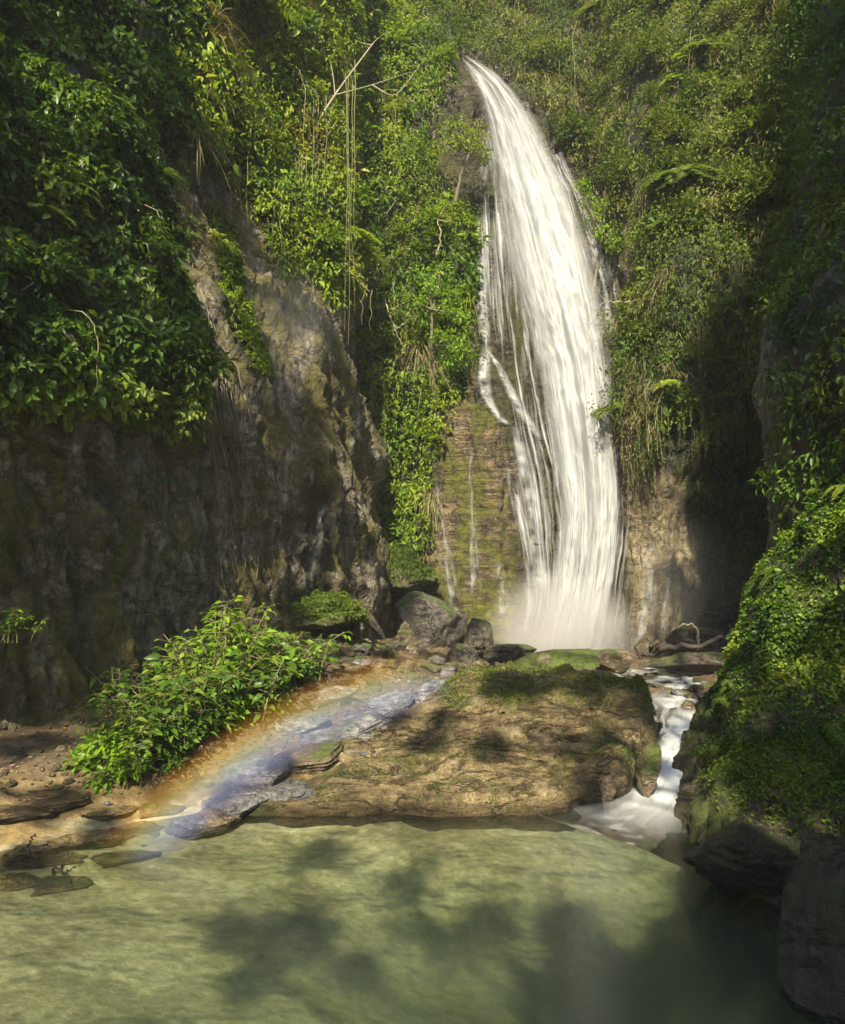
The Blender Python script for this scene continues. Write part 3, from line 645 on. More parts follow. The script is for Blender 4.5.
rock(700, 640, 14.4, (.9, .5, .35), 63, M['dark_rock'], 'dark rock heap at the foot of the shaded recess', on_ground=False, cuts=9)
for i, (a, b, d, s) in enumerate([(215, 808, 7.0, .26), (240, 795, 7.3, .34), (285, 788, 7.5, .3), (305, 760, 8.1, .42), (345, 750, 8.4, .36), (360, 728, 9.0, .4), (250, 765, 8.0, .3), (300, 735, 8.9, .3), (390, 708, 9.8, .34), (415, 722, 9.2, .28), (330, 715, 9.6, .28), (190, 815, 6.9, .22), (375, 745, 8.4, .26)]):
    q = P(a, b, d); q[2] = float(ground_z(np.array([q[0]]), np.array([q[1]]))[0]) + .05
    o = link('rock_slab', rock_mesh('rock_slab', (s * 1.35, s, s * .42), 500 + i, M['grey_rock' if i % 3 else 'brown_rock'], sub=5, cuts=11, rough=.12, layers=.12, rot=(.12, -.18, .35)), loc=q)
    tag(o, 'wet pale grey slab of rock lying in the band of the rainbow', 'rock', 'wet slabs in the rainbow')
for i, (a, b, d, s) in enumerate([(20, 805, 6.7, .3), (60, 790, 7.0, .34), (105, 800, 7.0, .26), (35, 832, 6.2, .28), (85, 825, 6.5, .3), (140, 812, 6.9, .24), (5, 860, 5.8, .26), (130, 838, 6.4, .22), (165, 800, 7.2, .22), (60, 858, 5.9, .24)]):
    q = P(a, b, d); q[2] = float(ground_z(np.array([q[0]]), np.array([q[1]]))[0]) - .01
    o = link('rock_slab', rock_mesh('rock_slab', (s * 1.5, s * .8, s * .28), 540 + i, M['shore_rock'], sub=5, cuts=11, rough=.12, layers=.14, rot=(.05, .05, .3 + .2 * (i % 3))), loc=q)
    tag(o, 'flat sandy ledge of rock on the sunlit left shore of the pool', 'rock', 'sandy ledges on the left shore')
slab_rg = np.random.default_rng(5)
slab_me = [rock_mesh('rock_slab', (1, .7, .32), 400 + i, M[m], sub=4, cuts=12, rough=.08, layers=.08) for i, m in enumerate(['brown_rock', 'dark_rock', 'grey_rock', 'brown_rock', 'moss_rock', 'dark_rock'])]
k = 0
while k < 46:
    px, py = slab_rg.uniform(255, 520), slab_rg.uniform(632, 715)
    if py > 745 - (px - 255) * .12 or py < 640 + (px < 330) * 8: continue
    d = 14.6 - (py - 632) * .062
    p = P(px, py, d); p[2] = float(ground_z(np.array([p[0]]), np.array([p[1]]))[0]) + .05
    o = link('rock_slab', slab_me[k % 6], loc=p); s = slab_rg.uniform(.14, .42)
    o.scale = (s * slab_rg.uniform(.8, 1.5), s, s * slab_rg.uniform(.7, 1.4)); o.rotation_euler = (slab_rg.normal() * .25, slab_rg.normal() * .25, slab_rg.uniform(0, 6.28))
    tag(o, 'angular slab of rock lying on the rubble between the thicket and the waterfall', 'rock', 'slabs on the rubble slope'); k += 1
# stones strewn over the bank between the bush and the foot of the fall, and over the shallow shore
rg = np.random.default_rng(99)
stone_me = [rock_mesh('stone', (1, 1, .6), 200 + i, M[m], sub=3, cuts=10, rough=.12) for i, m in enumerate(['brown_rock', 'dark_rock', 'grey_rock', 'brown_rock', 'dark_rock', 'moss_rock'])]
def stones(n, poly, smin, smax, group, label, depth=None):
    k = 0
    while k < n:
        x, y = rg.uniform(-6, 4.5), rg.uniform(4.5, 15.5)
        z = float(ground_z(np.array([x]), np.array([y]))[0])
        px, py = project(np.array([x, y, z]))
        if not inpoly(px, py, poly): continue
        s = smin * (smax / smin) ** (rg.random() ** 1.8)
        o = link('stone', random.choice(stone_me), loc=(x, y, z + s * .15))
        o.scale = (s * rg.uniform(.8, 1.5), s * rg.uniform(.7, 1.1), s * rg.uniform(.6, 1)); o.rotation_euler = (rg.normal() * .15, rg.normal() * .15, rg.uniform(0, 6.28))
        tag(o, label, 'stone', group); k += 1
stones(110, [(265, 640), (380, 632), (520, 650), (480, 690), (400, 700), (330, 710), (290, 690)], .05, .28, 'stones on the rubble slope', 'brown stone lying on the rubble slope below the left cliff')
stones(12, [(0, 790), (120, 770), (240, 800), (170, 850), (0, 880)], .03, .12, 'stones along the shallow shore', 'small stone on the sunlit shallow shore')
stones(50, [(620, 670), (715, 670), (720, 720), (690, 735), (670, 700)], .06, .2, 'stones in the stream', 'dark wet stone in the stream above the outlet')
# ------------------------------------------------------------------ water
def pool_material():
    t = NT('pool_water'); geo = t.n('ShaderNodeNewGeometry'); pos = geo.outputs['Position']
    lw = t.n('ShaderNodeFresnel'); lw.inputs['IOR'].default_value = 1.33
    nz = t.noise(t.mapped(pos, (0.9, 1.3, 1)), 1.6, 3, 0.5)
    nb = t.bump(nz, 0.06, 0.05); t.l(nb, lw.inputs['Normal'])
    tr = t.n('ShaderNodeBsdfTransparent'); tr.inputs[0].default_value = (0.93, 0.97, 0.88, 1)
    gl = t.n('ShaderNodeBsdfGlossy'); gl.inputs['Roughness'].default_value = 0.15; t.l(nb, gl.inputs['Normal'])
    mx = t.n('ShaderNodeMixShader'); t.l(lw.outputs[0], mx.inputs[0]); t.l(tr.outputs[0], mx.inputs[1]); t.l(gl.outputs[0], mx.inputs[2])
    t.l(mx.outputs[0], t.out.inputs[0])
    ab = t.n('ShaderNodeVolumeAbsorption'); ab.inputs['Color'].default_value = (.50, .66, .46, 1); ab.inputs['Density'].default_value = 0.5
    sc = t.n('ShaderNodeVolumeScatter'); sc.inputs['Color'].default_value = (.80, .95, .84, 1); sc.inputs['Density'].default_value = 0.20
    ad = t.n('ShaderNodeAddShader'); t.l(ab.outputs[0], ad.inputs[0]); t.l(sc.outputs[0], ad.inputs[1]); t.l(ad.outputs[0], t.out.inputs[1])
    return t.m
M['pool'] = pool_material()
# a closed body of water: flat top, bottom below the bed
def slab(name, outline, z0, z1, mat):
    n = len(outline); v = [(x, y, z1) for x, y in outline] + [(x, y, z0) for x, y in outline]
    f = [tuple(range(n)), tuple(range(2 * n - 1, n - 1, -1))] + [(i, i + n, (i + 1) % n + n, (i + 1) % n) for i in range(n)]
    return new_mesh(name, v, np.array(f, dtype=object), mat, smooth=False)
pool = tag(link('pool_water', slab('pool_water', [(-6.6, -3), (6.5, -3), (6.5, 7.9), (2.75, 7.95), (2.3, 7.75), (-1.5, 8.2), (-6.6, 8.2)], -2.2, 0.0, M['pool'])),
           'calm green translucent pool at the foot of the boulder', 'water', kind='structure')

def fall_material(name, ufreq, vfreq, cover, soft, edge=0.12, tint=(0.56, 0.58, 0.595), thin=0.0, fine=.10, fadein=.09):
    """Silky falling water: broad soft folds and fine threads, fading sides."""
    t = NT(name); uv = t.n('ShaderNodeUVMap', uv_map='UVMap')
    sep = t.n('ShaderNodeSeparateXYZ'); t.l(uv.outputs[0], sep.inputs[0])
    warp = t.noise(t.mapped(uv.outputs[0], (3, 3.2, 1)), 1.4, 4, 0.55)
    uu = t.math('ADD', sep.outputs[0], t.math('MULTIPLY', t.math('SUBTRACT', warp, 0.5), 0.2))
    cmb = t.n('ShaderNodeCombineXYZ'); t.l(uu, cmb.inputs[0]); t.l(sep.outputs[1], cmb.inputs[1])
    s1 = t.noise(t.mapped(cmb.outputs[0], (ufreq, vfreq, 1)), 1.0, 3, 0.5, .2)
    s2 = t.noise(t.mapped(cmb.outputs[0], (ufreq * 5, vfreq * 1.6, 1), loc=(3, 7, 0)), 1.0, 2, 0.5, .2)
    s3 = t.noise(t.mapped(cmb.outputs[0], (ufreq * .6, vfreq * 3.6, 1), loc=(9, 2, 0)), 1.0, 2, 0.5, .5)
    s = t.math('ADD', t.math('ADD', t.math('MULTIPLY', s1, .66 - fine), t.math('MULTIPLY', s2, fine)), t.math('MULTIPLY', s3, .34))
    a = t.ramp(s, [(max(0.01, 0.5 - cover - soft), 0.0), (min(0.99, 0.5 - cover + soft), 1.0)], 'EASE')
    ed = t.math('ADD', sep.outputs[0], t.math('MULTIPLY', t.math('SUBTRACT', s3, .5), .22))
    e = t.math('MULTIPLY', t.ramp(ed, [(0.02, 0.0), (edge, 1.0)], 'EASE'), t.ramp(ed, [(1 - edge, 1.0), (.98, 0.0)], 'EASE'))
    lim = t.math('MULTIPLY', t.ramp(sep.outputs[0], [(0.0, 0.0), (0.06, 1.0)]), t.ramp(sep.outputs[0], [(0.94, 1.0), (1.0, 0.0)]))
    ends = t.math('MULTIPLY', t.ramp(sep.outputs[1], [(0.0, START), (fadein, 1.0)]), t.ramp(sep.outputs[1], [(0.90, 1.0), (1.0, 0.0)]))
    a = t.math('MULTIPLY', t.math('MULTIPLY', t.math('MULTIPLY', a, e), lim), ends)
    if thin: a = t.math('MULTIPLY', a, thin)
    d = t.n('ShaderNodeBsdfDiffuse'); d.inputs[0].default_value = (*tint, 1)
    tl = t.n('ShaderNodeBsdfTranslucent'); tl.inputs[0].default_value = (*tint, 1)
    mw = t.n('ShaderNodeMixShader'); mw.inputs[0].default_value = 0.35; t.l(d.outputs[0], mw.inputs[1]); t.l(tl.outputs[0], mw.inputs[2])
    t.l(t.bump(s, 0.5, 0.3), d.inputs['Normal'])
    tp = t.n('ShaderNodeBsdfTransparent')
    mx = t.n('ShaderNodeMixShader'); t.l(a, mx.inputs[0]); t.l(tp.outputs[0], mx.inputs[1]); t.l(mw.outputs[0], mx.inputs[2])
    t.l(mx.outputs[0], t.out.inputs[0])
    return t.m
START = 0.0

FL = np.array([(455, 55), (470, 84), (481, 125), (487, 170), (490, 225), (495, 290), (501, 350), (512, 410), (526, 475), (535, 540), (537, 600), (522, 668)], float)
FR = np.array([(466, 55), (500, 76), (526, 106), (548, 145), (571, 195), (590, 250), (604, 310), (613, 370), (619, 440), (622, 510), (616, 580), (604, 668)], float)
FD = np.array([19.5, 19.1, 18.75, 18.4, 18.0, 17.6, 17.2, 16.9, 16.5, 16.2, 15.9, 15.7])
def fall_sheet(l0, l1, nearer, bulge, rid, seed, nu=90, nv=220, v0=0, v1=1, squeeze=.16):
    t = np.linspace(v0, v1, nv)
    sq = squeeze * np.clip((t - .30) / .3, 0, 1) * np.clip((1.02 - t) / .25, 0, 1)
    L = np.stack([np.interp(t * (len(FL) - 1), np.arange(len(FL)), c) for c in cr(FL, len(FL), 0).T], 1)
    A = cr(np.concatenate([FL, FR, FD[:, None]], 1), 400, 0)
    ks = np.linspace(0, 399, 400) / 399
    A = np.stack([np.interp(t, ks, A[:, c]) for c in range(5)], 1)
    u = np.linspace(0, 1, nu); uu = l0 + (l1 - l0) * u
    g = np.zeros((nv, nu, 3))
    for i in range(nv):
        w_ = uu + sq[i] * (1 - uu); px = A[i, 0] + (A[i, 2] - A[i, 0]) * w_; py = A[i, 1] + (A[i, 3] - A[i, 1]) * w_
        d = A[i, 4] - nearer - bulge * np.sin(np.pi * u) ** 0.8 * min(1, t[i] * 4 + .2)
        for j in range(nu): g[i, j] = P(px[j], py[j], d[j])
    U, V = np.meshgrid(u, t)
    q = np.stack([U * 7, V * 2.2, np.full_like(U, seed)], -1)
    q2 = np.stack([U * 22, V * 2.6, np.full_like(U, seed + 5)], -1)
    st = np.floor(V * 6 + fbm(q * .4, 2)) * 0
    g[..., 1] -= rid * (fbm(q, 4, .55) * 1.6 + .3 * fbm(q2, 3)) + st + .35 * np.clip(fbm(np.stack([U * 3, V * 6, np.full_like(U, seed + 9)], -1), 4, .6, ridged=True), -.3, 1) * np.clip(V * 3, 0, 1)
    return g, np.stack([U, V], -1)
M['fall_core'] = fall_material('falling_water', 5, 0.7, 0.06, 0.13, edge=0.32, thin=.92)
M['fall_veil'] = fall_material('falling_water_veil', 6, 1.1, -0.01, 0.11, edge=0.34, thin=.8)
M['fall_lower'] = fall_material('falling_water_lower', 4, 0.8, 0.03, 0.13, edge=0.32, thin=.88, fadein=.4)
M['fall_threads'] = fall_material('falling_water_threads', 5.0, 2.0, -0.072, 0.085, edge=0.2, thin=.95, fine=.4, fadein=.3)
fall = empty('waterfall', P(560, 655, 15.8))
tag(fall, 'tall silky white waterfall pouring down the rock face', 'waterfall', kind='structure')
def part_at(name, me, parent):
    o = link(name, me, parent)
    o.matrix_parent_inverse = Matrix.Translation(-parent.location); return o
for i, (a, b, nr, bg, rd, sd, mt, v0, v1) in enumerate([
        (-0.04, 1.02, 0.10, 0.30, 0.16, 1, 'fall_veil', 0, 1), (-.01, 1.0, 0.26, 0.40, 0.20, 2, 'fall_core', 0, 1),
        (0.2, 1.02, 0.42, 0.5, 0.26, 4, 'fall_lower', 0.2, 1), (-0.22, 0.5, 0.16, 0.25, 0.2, 5, 'fall_threads', 0.27, 1), (-0.06, 0.6, 0.3, 0.3, 0.25, 6, 'fall_threads', 0.2, 1), (0.6, 1.12, 0.2, 0.3, 0.2, 7, 'fall_threads', 0.3, 1)]):
    g, uv = fall_sheet(a, b, nr, bg, rd, sd, v0=v0, v1=v1, squeeze=.0 if mt == 'fall_threads' else .27)
    part_at('water_sheet', new_mesh('water_sheet', g.reshape(-1, 3), grid_faces(*g.shape[:2]), M[mt], uv=uv.reshape(-1, 2)), fall)

# hit finder: the nearest built rock on the line of sight
def bvh(g):
    v = g.reshape(-1, 3); return BVHTree.FromPolygons([Vector(p) for p in v.tolist()], grid_faces(*g.shape[:2]).tolist())
WALLS = {'L': (gL, nL), 'B': (gB, nB), 'R': (gR, nR), 'N': (gN, nN), 'K': (gK, nK)}
BV = {k: bvh(v[0]) for k, v in WALLS.items()}
def hit(px, py, keys='LBRNK'):
    r = norm(ray(px, py)); best = None
    for k in keys:
        h = BV[k].ray_cast(Vector(CAM), Vector(r))
        if h[0] is not None and (best is None or h[3] < best[3]): best = h
    return best

def trickle(pts, widths, keys, parent, mat, name='water_strand', off=0.05, nu=10):
    pts = np.array(pts, float); n = max(24, len(pts) * 14)
    c = cr(np.concatenate([pts, np.array(widths, float)[:, None]], 1), n, 0)
    rows = []
    for px, py, w in c:
        row = []
        for u in np.linspace(-.5, .5, nu):
            h = hit(px + u * w, py, keys)
            row.append(np.array(h[0]) if h else np.full(3, np.nan))
        rows.append(row)
    g = np.array(rows)
    d = g[..., 1]; 
    for _ in range(3):
        d = np.where(np.isnan(d), np.nanmedian(d), d)
        d[1:-1] = (d[:-2] + d[1:-1] + d[2:]) / 3
    d = d - off * (1 + 1.2 * np.cos(np.linspace(-1.4, 1.4, nu)))[None]
    for i in range(n):
        for j, u in enumerate(np.linspace(-.5, .5, nu)):
            g[i, j] = P(c[i, 0] + u * c[i, 2], c[i, 1], d[i, j])
    U, V = np.meshgrid(np.linspace(0, 1, nu), np.linspace(0, 1, n))
    return part_at(name, new_mesh(name, g.reshape(-1, 3), grid_faces(n, nu), mat, uv=np.stack([U, V], -1).reshape(-1, 2)), parent)
M['strand'] = fall_material('water_strand', 2.2, 3.5, 0.05, 0.2, edge=0.45, thin=.85)
M['film'] = fall_material('water_film', 4.0, 3.5, -0.02, 0.12, edge=0.35, thin=0.42)
for pts, w, k, m in [
    ([(477, 212), (479, 240), (483, 275), (483, 310), (486, 345)], [4, 10, 14, 16, 14], 'B', 'strand'),
    ([(486, 345), (484, 375), (486, 395), (497, 415), (508, 425)], [16, 18, 16, 12, 14], 'B', 'strand'),
    ([(486, 350), (498, 365), (515, 400), (540, 440)], [6, 9, 14, 14], 'B', 'strand'),
    ([(452, 236), (454, 258), (455, 280)], [4, 7, 6], 'B', 'film'),
    ([(514, 425), (522, 455), (530, 490), (534, 520), (538, 560), (545, 600)], [10, 16, 20, 18, 22, 26], 'B', 'strand'),
    ([(505, 455), (514, 500), (526, 540), (532, 590), (530, 640)], [5, 10, 14, 18, 30], 'B', 'film'),
    ([(472, 440), (471, 480), (472, 520), (474, 560), (476, 600)], [4, 6, 9, 14, 20], 'B', 'film'),
    ([(437, 478), (440, 510), (445, 540), (451, 580), (456, 610)], [5, 9, 10, 16, 20], 'B', 'film'),
    ([(500, 560), (502, 590), (505, 620)], [8, 14, 20], 'B', 'film'),
    ([(588, 232), (598, 262), (606, 300), (612, 350), (616, 400)], [8, 16, 18, 18, 14], 'B', 'film'),
    ([(605, 252), (612, 285), (616, 330), (616, 370)], [5, 8, 10, 8], 'BR', 'strand')]:
    trickle(pts, w, k, fall, M[m])
side_fall = tag(empty('seepage', P(655, 655, 15.2)), 'thin film of water seeping down the rock right of the waterfall', 'seepage', kind='structure')
trickle([(652, 540), (650, 570), (648, 610), (640, 650)], [12, 20, 22, 26], 'R', side_fall, M['film'])
trickle([(672, 545), (668, 590), (662, 640)], [6, 10, 14], 'R', side_fall, M['film'])
seep2 = tag(empty('seepage', P(318, 560, 13.2)), 'bluish wet seepage streak on the grey left cliff', 'seepage', kind='structure')
trickle([(325, 500), (322, 530), (316, 565), (310, 600)], [10, 16, 18, 14], 'L', seep2, M['film'])

# the stream from the foot of the fall, past the boulder and down the little step into the pool
def ribbon(name, path, width, mat, label, nu=26, n=160, rough=.02):
    c = cr(np.array(path, float), n, 0); w = np.interp(np.linspace(0, 1, n), np.linspace(0, 1, len(width)), width)
    t = np.gradient(c, axis=0); s = norm(np.stack([t[:, 1], -t[:, 0], 0 * t[:, 0]], 1))
    u = np.linspace(-.5, .5, nu)
    g = c[:, None] + s[:, None] * (u[None, :, None] * w[:, None, None])
    U, V = np.meshgrid(u + .5, np.linspace(0, 1, n))
    g[..., 2] += rough * fbm(np.stack([U * 5, V * 9, 0 * U], -1), 3) * 2 - .05 * (2 * np.abs(U - .5)) ** 3
    return tag(link(name, new_mesh(name, g.reshape(-1, 3), grid_faces(n, nu)[:, ::-1], mat, uv=np.stack([U, V], -1).reshape(-1, 2))), label, 'water', kind='structure')
def stream_material(name, cover, soft, endfade=.8, fr=(3, 7), tint=(.5, .53, .55)):
    t = NT(name); uv = t.n('ShaderNodeUVMap', uv_map='UVMap'); sep = t.n('ShaderNodeSeparateXYZ'); t.l(uv.outputs[0], sep.inputs[0])
    s = t.noise(t.mapped(uv.outputs[0], (*fr, 1)), 1.5, 5, 0.5, 0.4)
    foam = t.ramp(s, [(0.5 - cover - soft, 0.0), (0.5 - cover + soft, 1.0)])
    e = t.math('MULTIPLY', t.ramp(sep.outputs[0], [(0.0, 0.0), (0.42, 1.0)], 'EASE'), t.ramp(sep.outputs[0], [(0.58, 1.0), (1.0, 0.0)], 'EASE'))
    e2 = t.math('MULTIPLY', t.ramp(sep.outputs[1], [(0.0, 0.0), (0.1, 1.0)]), t.ramp(sep.outputs[1], [(endfade, 1.0), (1.0, 0.0)], 'EASE'))
    d = t.n('ShaderNodeBsdfDiffuse'); d.inputs[0].default_value = (*tint, 1)
    tp = t.n('ShaderNodeBsdfTransparent'); tp.inputs[0].default_value = (.8, .85, .85, 1)
    gl = t.n('ShaderNodeBsdfGlossy'); gl.inputs['Roughness'].default_value = .2
    m1 = t.n('ShaderNodeMixShader'); fq = t.n('ShaderNodeFresnel'); fq.inputs['IOR'].default_value = 1.33
    t.l(fq.outputs[0], m1.inputs[0]); t.l(tp.outputs[0], m1.inputs[1]); t.l(gl.outputs[0], m1.inputs[2])
    m2 = t.n('ShaderNodeMixShader'); t.l(t.math('MULTIPLY', foam, t.math('MULTIPLY', e, e2)), m2.inputs[0]); t.l(m1.outputs[0], m2.inputs[1]); t.l(d.outputs[0], m2.inputs[2])
    t.l(m2.outputs[0], t.out.inputs[0]); return t.m
M['stream'] = stream_material('stream_water', -0.03, 0.14)
M['cascade'] = stream_material('cascade_water', 0.24, 0.24, .55, (5, 2.4), (.56, .59, .61))
M['brook'] = stream_material('brook_water', -0.1, 0.14)
M['foam'] = stream_material('foam_water', 0.1, 0.22)
ribbon('stream_water', [P(600, 664, 14.8), P(660, 668, 13.2), P(690, 682, 11.6), P(688, 706, 10.0), P(686, 722, 9.3)], [2.4, 2.4, 2.0, 1.3, .9], M['stream'], 'smooth grey stream running from the waterfall past the big boulder')
ribbon('cascade_water', [P(690, 708, 9.6), P(685, 724, 9.1), P(683, 738, 8.75), P(680, 754, 8.5), P(674, 768, 8.2), P(664, 786, 7.75), P(650, 803, 7.35), P0(622, 820, .014), P0(590, 832, .012)], [.7, .66, .62, .72, .7, .8, 1.0, 1.5, 1.9], M['cascade'], 'white silky cascade dropping from the stream into the pool')
# ------------------------------------------------------------------ sky, sun, camera
def world():
    w = bpy.data.worlds.new('World'); bpy.context.scene.world = w; w.use_nodes = True
    nt = w.node_tree; bg = nt.nodes['Background']; sky = nt.nodes.new('ShaderNodeTexSky'); sky.sky_type = 'NISHITA'; sky.sun_disc = False
    sky.sun_elevation = SUN_EL; sky.sun_rotation = math.atan2(-LDIR[0], -LDIR[1])
    nt.links.new(sky.outputs[0], bg.inputs[0]); bg.inputs[1].default_value = SKY
    ld = bpy.data.lights.new('sun', 'SUN'); ld.energy = SUN; ld.angle = math.radians(0.5); ld.color = (1.0, 0.88, 0.64)
    lo = bpy.data.objects.new('sun', ld); C.objects.link(lo); lo.rotation_euler = Vector(LDIR).to_track_quat('-Z', 'Y').to_euler(); lo.location = (-3, -12, 20)
    cd = bpy.data.cameras.new('camera'); cd.sensor_fit = 'VERTICAL'; cd.sensor_height = 36.0; cd.lens = F_PX / H_PX * 36.0; cd.clip_start = 0.05; cd.clip_end = 2000
    co = bpy.data.objects.new('camera', cd); C.objects.link(co); co.location = CAM; co.rotation_euler = (math.pi / 2 + PITCH, 0, 0)
    bpy.context.scene.camera = co
    sc = bpy.context.scene; sc.view_settings.view_transform = 'Standard'; sc.view_settings.look = 'None'; sc.view_settings.gamma = 1; sc.view_settings.exposure = EXPOSURE
    cy = sc.cycles; cy.max_bounces = 6; cy.diffuse_bounces = 3; cy.glossy_bounces = 2; cy.transparent_max_bounces = 16; cy.volume_bounces = 1; cy.transmission_bounces = 2
    cy.caustics_reflective = False; cy.caustics_refractive = False; cy.volume_step_rate = 1.0; cy.volume_max_steps = 64
SKY, SUN, EXPOSURE = 0.105, 5.0, 1.38
world()
# ------------------------------------------------------------------ vegetation
class Surf:
    """Random points with outward normals on a wall or a rock."""
    def __init__(self, g=None, obj=None):
        if g is not None:
            v = g.reshape(-1, 3); q = grid_faces(*g.shape[:2]); f = np.concatenate([q[:, [0, 1, 2]], q[:, [0, 2, 3]]])
        else:
            me = obj.data; v = np.empty(len(me.vertices) * 3, np.float32); me.vertices.foreach_get('co', v); v = v.reshape(-1, 3).astype(float)
            v = v + np.array(obj.location[:])
            f = []
            for p in me.polygons:
                ix = list(p.vertices); f.append(ix[:3])
                if len(ix) == 4: f.append([ix[0], ix[2], ix[3]])
            f = np.array(f)
        self.v, self.f = v, f
        a, b, c = v[f[:, 0]], v[f[:, 1]], v[f[:, 2]]
        n = np.cross(b - a, c - a); self.area = np.linalg.norm(n, axis=1) / 2; self.n = norm(n); self.c = (a + b + c) / 3
        self.px, self.py = project(self.c)
        self.flip = False
    def pick(self, n, poly=None, weight=None, outward_from=None):
        w = self.area.copy()
        if poly is not None: w = w * inpoly(self.px, self.py, poly)
        if weight is not None: w = w * weight(self.c, self.n, self.px, self.py)
        if w.sum() <= 0: return np.zeros((0, 3)), np.zeros((0, 3))
        k = RNG.choice(len(w), n, p=w / w.sum())
        r1, r2 = np.sqrt(RNG.random(n)), RNG.random(n)
        a, b, c = (self.v[self.f[k, i]] for i in range(3))
        p = a * (1 - r1)[:, None] + b * (r1 * (1 - r2))[:, None] + c * (r1 * r2)[:, None]
        nn = self.n[k].copy()
        ref = (CAM + np.array([0, 2, 3.0]) if outward_from is None else np.asarray(outward_from)) - p
        s = np.sign((nn * ref).sum(1)); s[s == 0] = 1
        return p, nn * s[:, None]
S = {k: Surf(v[0]) for k, v in WALLS.items()}
UP = np.array([0, 0, 1.0])

def gate(scale, lo, hi, off=0.0):
    def f(c, n, px, py):
        return np.clip((fbm(c * scale + off, 4) - lo) / (hi - lo), 0, 1)
    return f

def carpet(name, key, poly, n, mat, size, label, cat, thick=(.05, .5), clump=1.1, weight=None, asp=.5, hang=.8, seg=1, seed=0.0, tint=(0.1, .9), group=None, dens=0):
    """Creepers and leaves covering a wall: uncountable, one object."""
    sf = key if isinstance(key, Surf) else S[key]
    if dens:
        w = sf.area.copy()
        if poly is not None: w = w * inpoly(sf.px, sf.py, poly)
        if weight is not None: w = w * weight(sf.c, sf.n, sf.px, sf.py)
        n = int(w.sum() * dens)
    p, nn = sf.pick(n, poly, weight)
    n = len(p)
    if n == 0: return None
    cl = np.clip(fbm(p * clump + seed, 4) * 1.7 + .42 + .35 * fbm(p * clump * 3.1 + seed, 2), 0, 1)
    dep = RNG.random(n) ** .6
    base = p + nn * ((thick[0] + (thick[1] - thick[0]) * cl ** 1.5) * dep)[:, None] - UP * (.25 * thick[1] * dep * cl)[:, None]
    direc = nn * RNG.uniform(.1, .9, (n, 1)) + RNG.normal(size=(n, 3)) * .55 - UP * (hang * RNG.uniform(.3, 1.2, n))[:, None]
    up = nn * .8 + UP * .7 + RNG.normal(size=(n, 3)) * .35
    L = size * RNG.uniform(.6, 1.35, n)
    tv = np.clip(tint[0] + (tint[1] - tint[0]) * np.clip(.46 + fbm(p * .8 + seed + 40, 3) * 1.5 + fbm(p * 2.3 + seed, 2) * .5 + RNG.normal(size=n) * .15, 0, 1), 0, 1)
    sp = Soup(); add_leaves(sp, base, direc, up, L, L * asp, tv, seg=seg)
    o = link(name, sp.mesh(name, mat))
    return tag(o, label, cat, group, 'stuff')

def blades(sp, base, out, length, width, droop, n, tint, spread=.5, up=.8, k=6):
    """Arching grass blades from one foot."""
    n = int(n)
    d = norm(out[None] * RNG.uniform(.2, 1, (n, 1)) + UP[None] * RNG.uniform(.2, 1.2, (n, 1)) * up + RNG.normal(size=(n, 3)) * spread)
    L = length * RNG.uniform(.5, 1.2, n)
    t = np.linspace(0, 1, k)
    path = base[None, None] + RNG.normal(size=(n, 1, 3)) * .04 + d[:, None] * (L[:, None] * t)[..., None] - UP * (droop * L[:, None] * t ** 2)[..., None]
    s = norm(np.cross(d, UP + RNG.normal(size=(n, 3)) * .4))
    w = width * (1 - t ** 1.7) * .5 + .0008
    v = np.stack([path - s[:, None] * w[None, :, None], path + s[:, None] * w[None, :, None]], 2)  # n,k,2,3
    idx = np.arange(n * k * 2).reshape(n, k, 2)
    f = np.stack([idx[:, :-1, 0], idx[:, :-1, 1], idx[:, 1:, 1], idx[:, 1:, 0]], -1).reshape(-1, 4)
    sp.add(v.reshape(-1, 3), f, np.repeat(np.clip(tint + RNG.normal(size=n) * .2, 0, 1), k * 2))

def make_shrub(seed, R, nclump, per, leaf, mat, asp=.45, seg=1, hang=.35, flat=1.0, up=.5):
    global RNG
    keep = RNG; RNG = np.random.default_rng(seed)
    sp, st = Soup(), Soup()
    for i in range(nclump):
        d = norm(np.array([RNG.uniform(.1, 1.1), RNG.normal() * .75, RNG.normal() * .55 + up]))
        c = d * R * RNG.uniform(.45, 1.0) * np.array([1, 1, flat])
        m = c * .55 + RNG.normal(size=3) * .08 * R - np.array([0, 0, .08 * R])
        v, f = tube(cr(np.array([[0, 0, 0], m, c]), 7, 0), np.linspace(.022, .005, 7) * R * 1.4, 5); st.add(v, f)
        q = norm(RNG.normal(size=(per, 3))) * (R * .34 * RNG.random((per, 1)) ** .5) * np.array([1, 1, .75])
        base = c + q
        dr = q / (R * .34) + RNG.normal(size=(per, 3)) * .45 + d * .5 - UP * hang
        L = leaf * RNG.uniform(.6, 1.25, per)
        add_leaves(sp, base, dr, UP + RNG.normal(size=(per, 3)) * .5 + d * .4, L, L * asp, np.clip(RNG.normal(.5 + RNG.normal() * .12, .18, per), 0, 1), seg=seg)
        for j in range(4):
            b = c + q[j * (per // 4)]
            v, f = tube(np.array([c, (c + b) / 2 + RNG.normal(size=3) * .02, b]), [.006 * R + .002, .004, .002], 4); st.add(v, f)
    RNG = keep
    return sp.mesh('foliage', mat), st.mesh('stem', M['bark'])

def make_tuft(seed, length, n, mat, width=.016, droop=.8):
    global RNG
    keep = RNG; RNG = np.random.default_rng(seed); sp = Soup()
    for k in range(5):
        b = np.array([0.0, RNG.normal() * .1, RNG.normal() * .06])
        blades(sp, b, np.array([1.0, 0, 0]), length, width, droop, n // 5, RNG.uniform(.25, .8))
    RNG = keep
    return sp.mesh('blades', mat), None

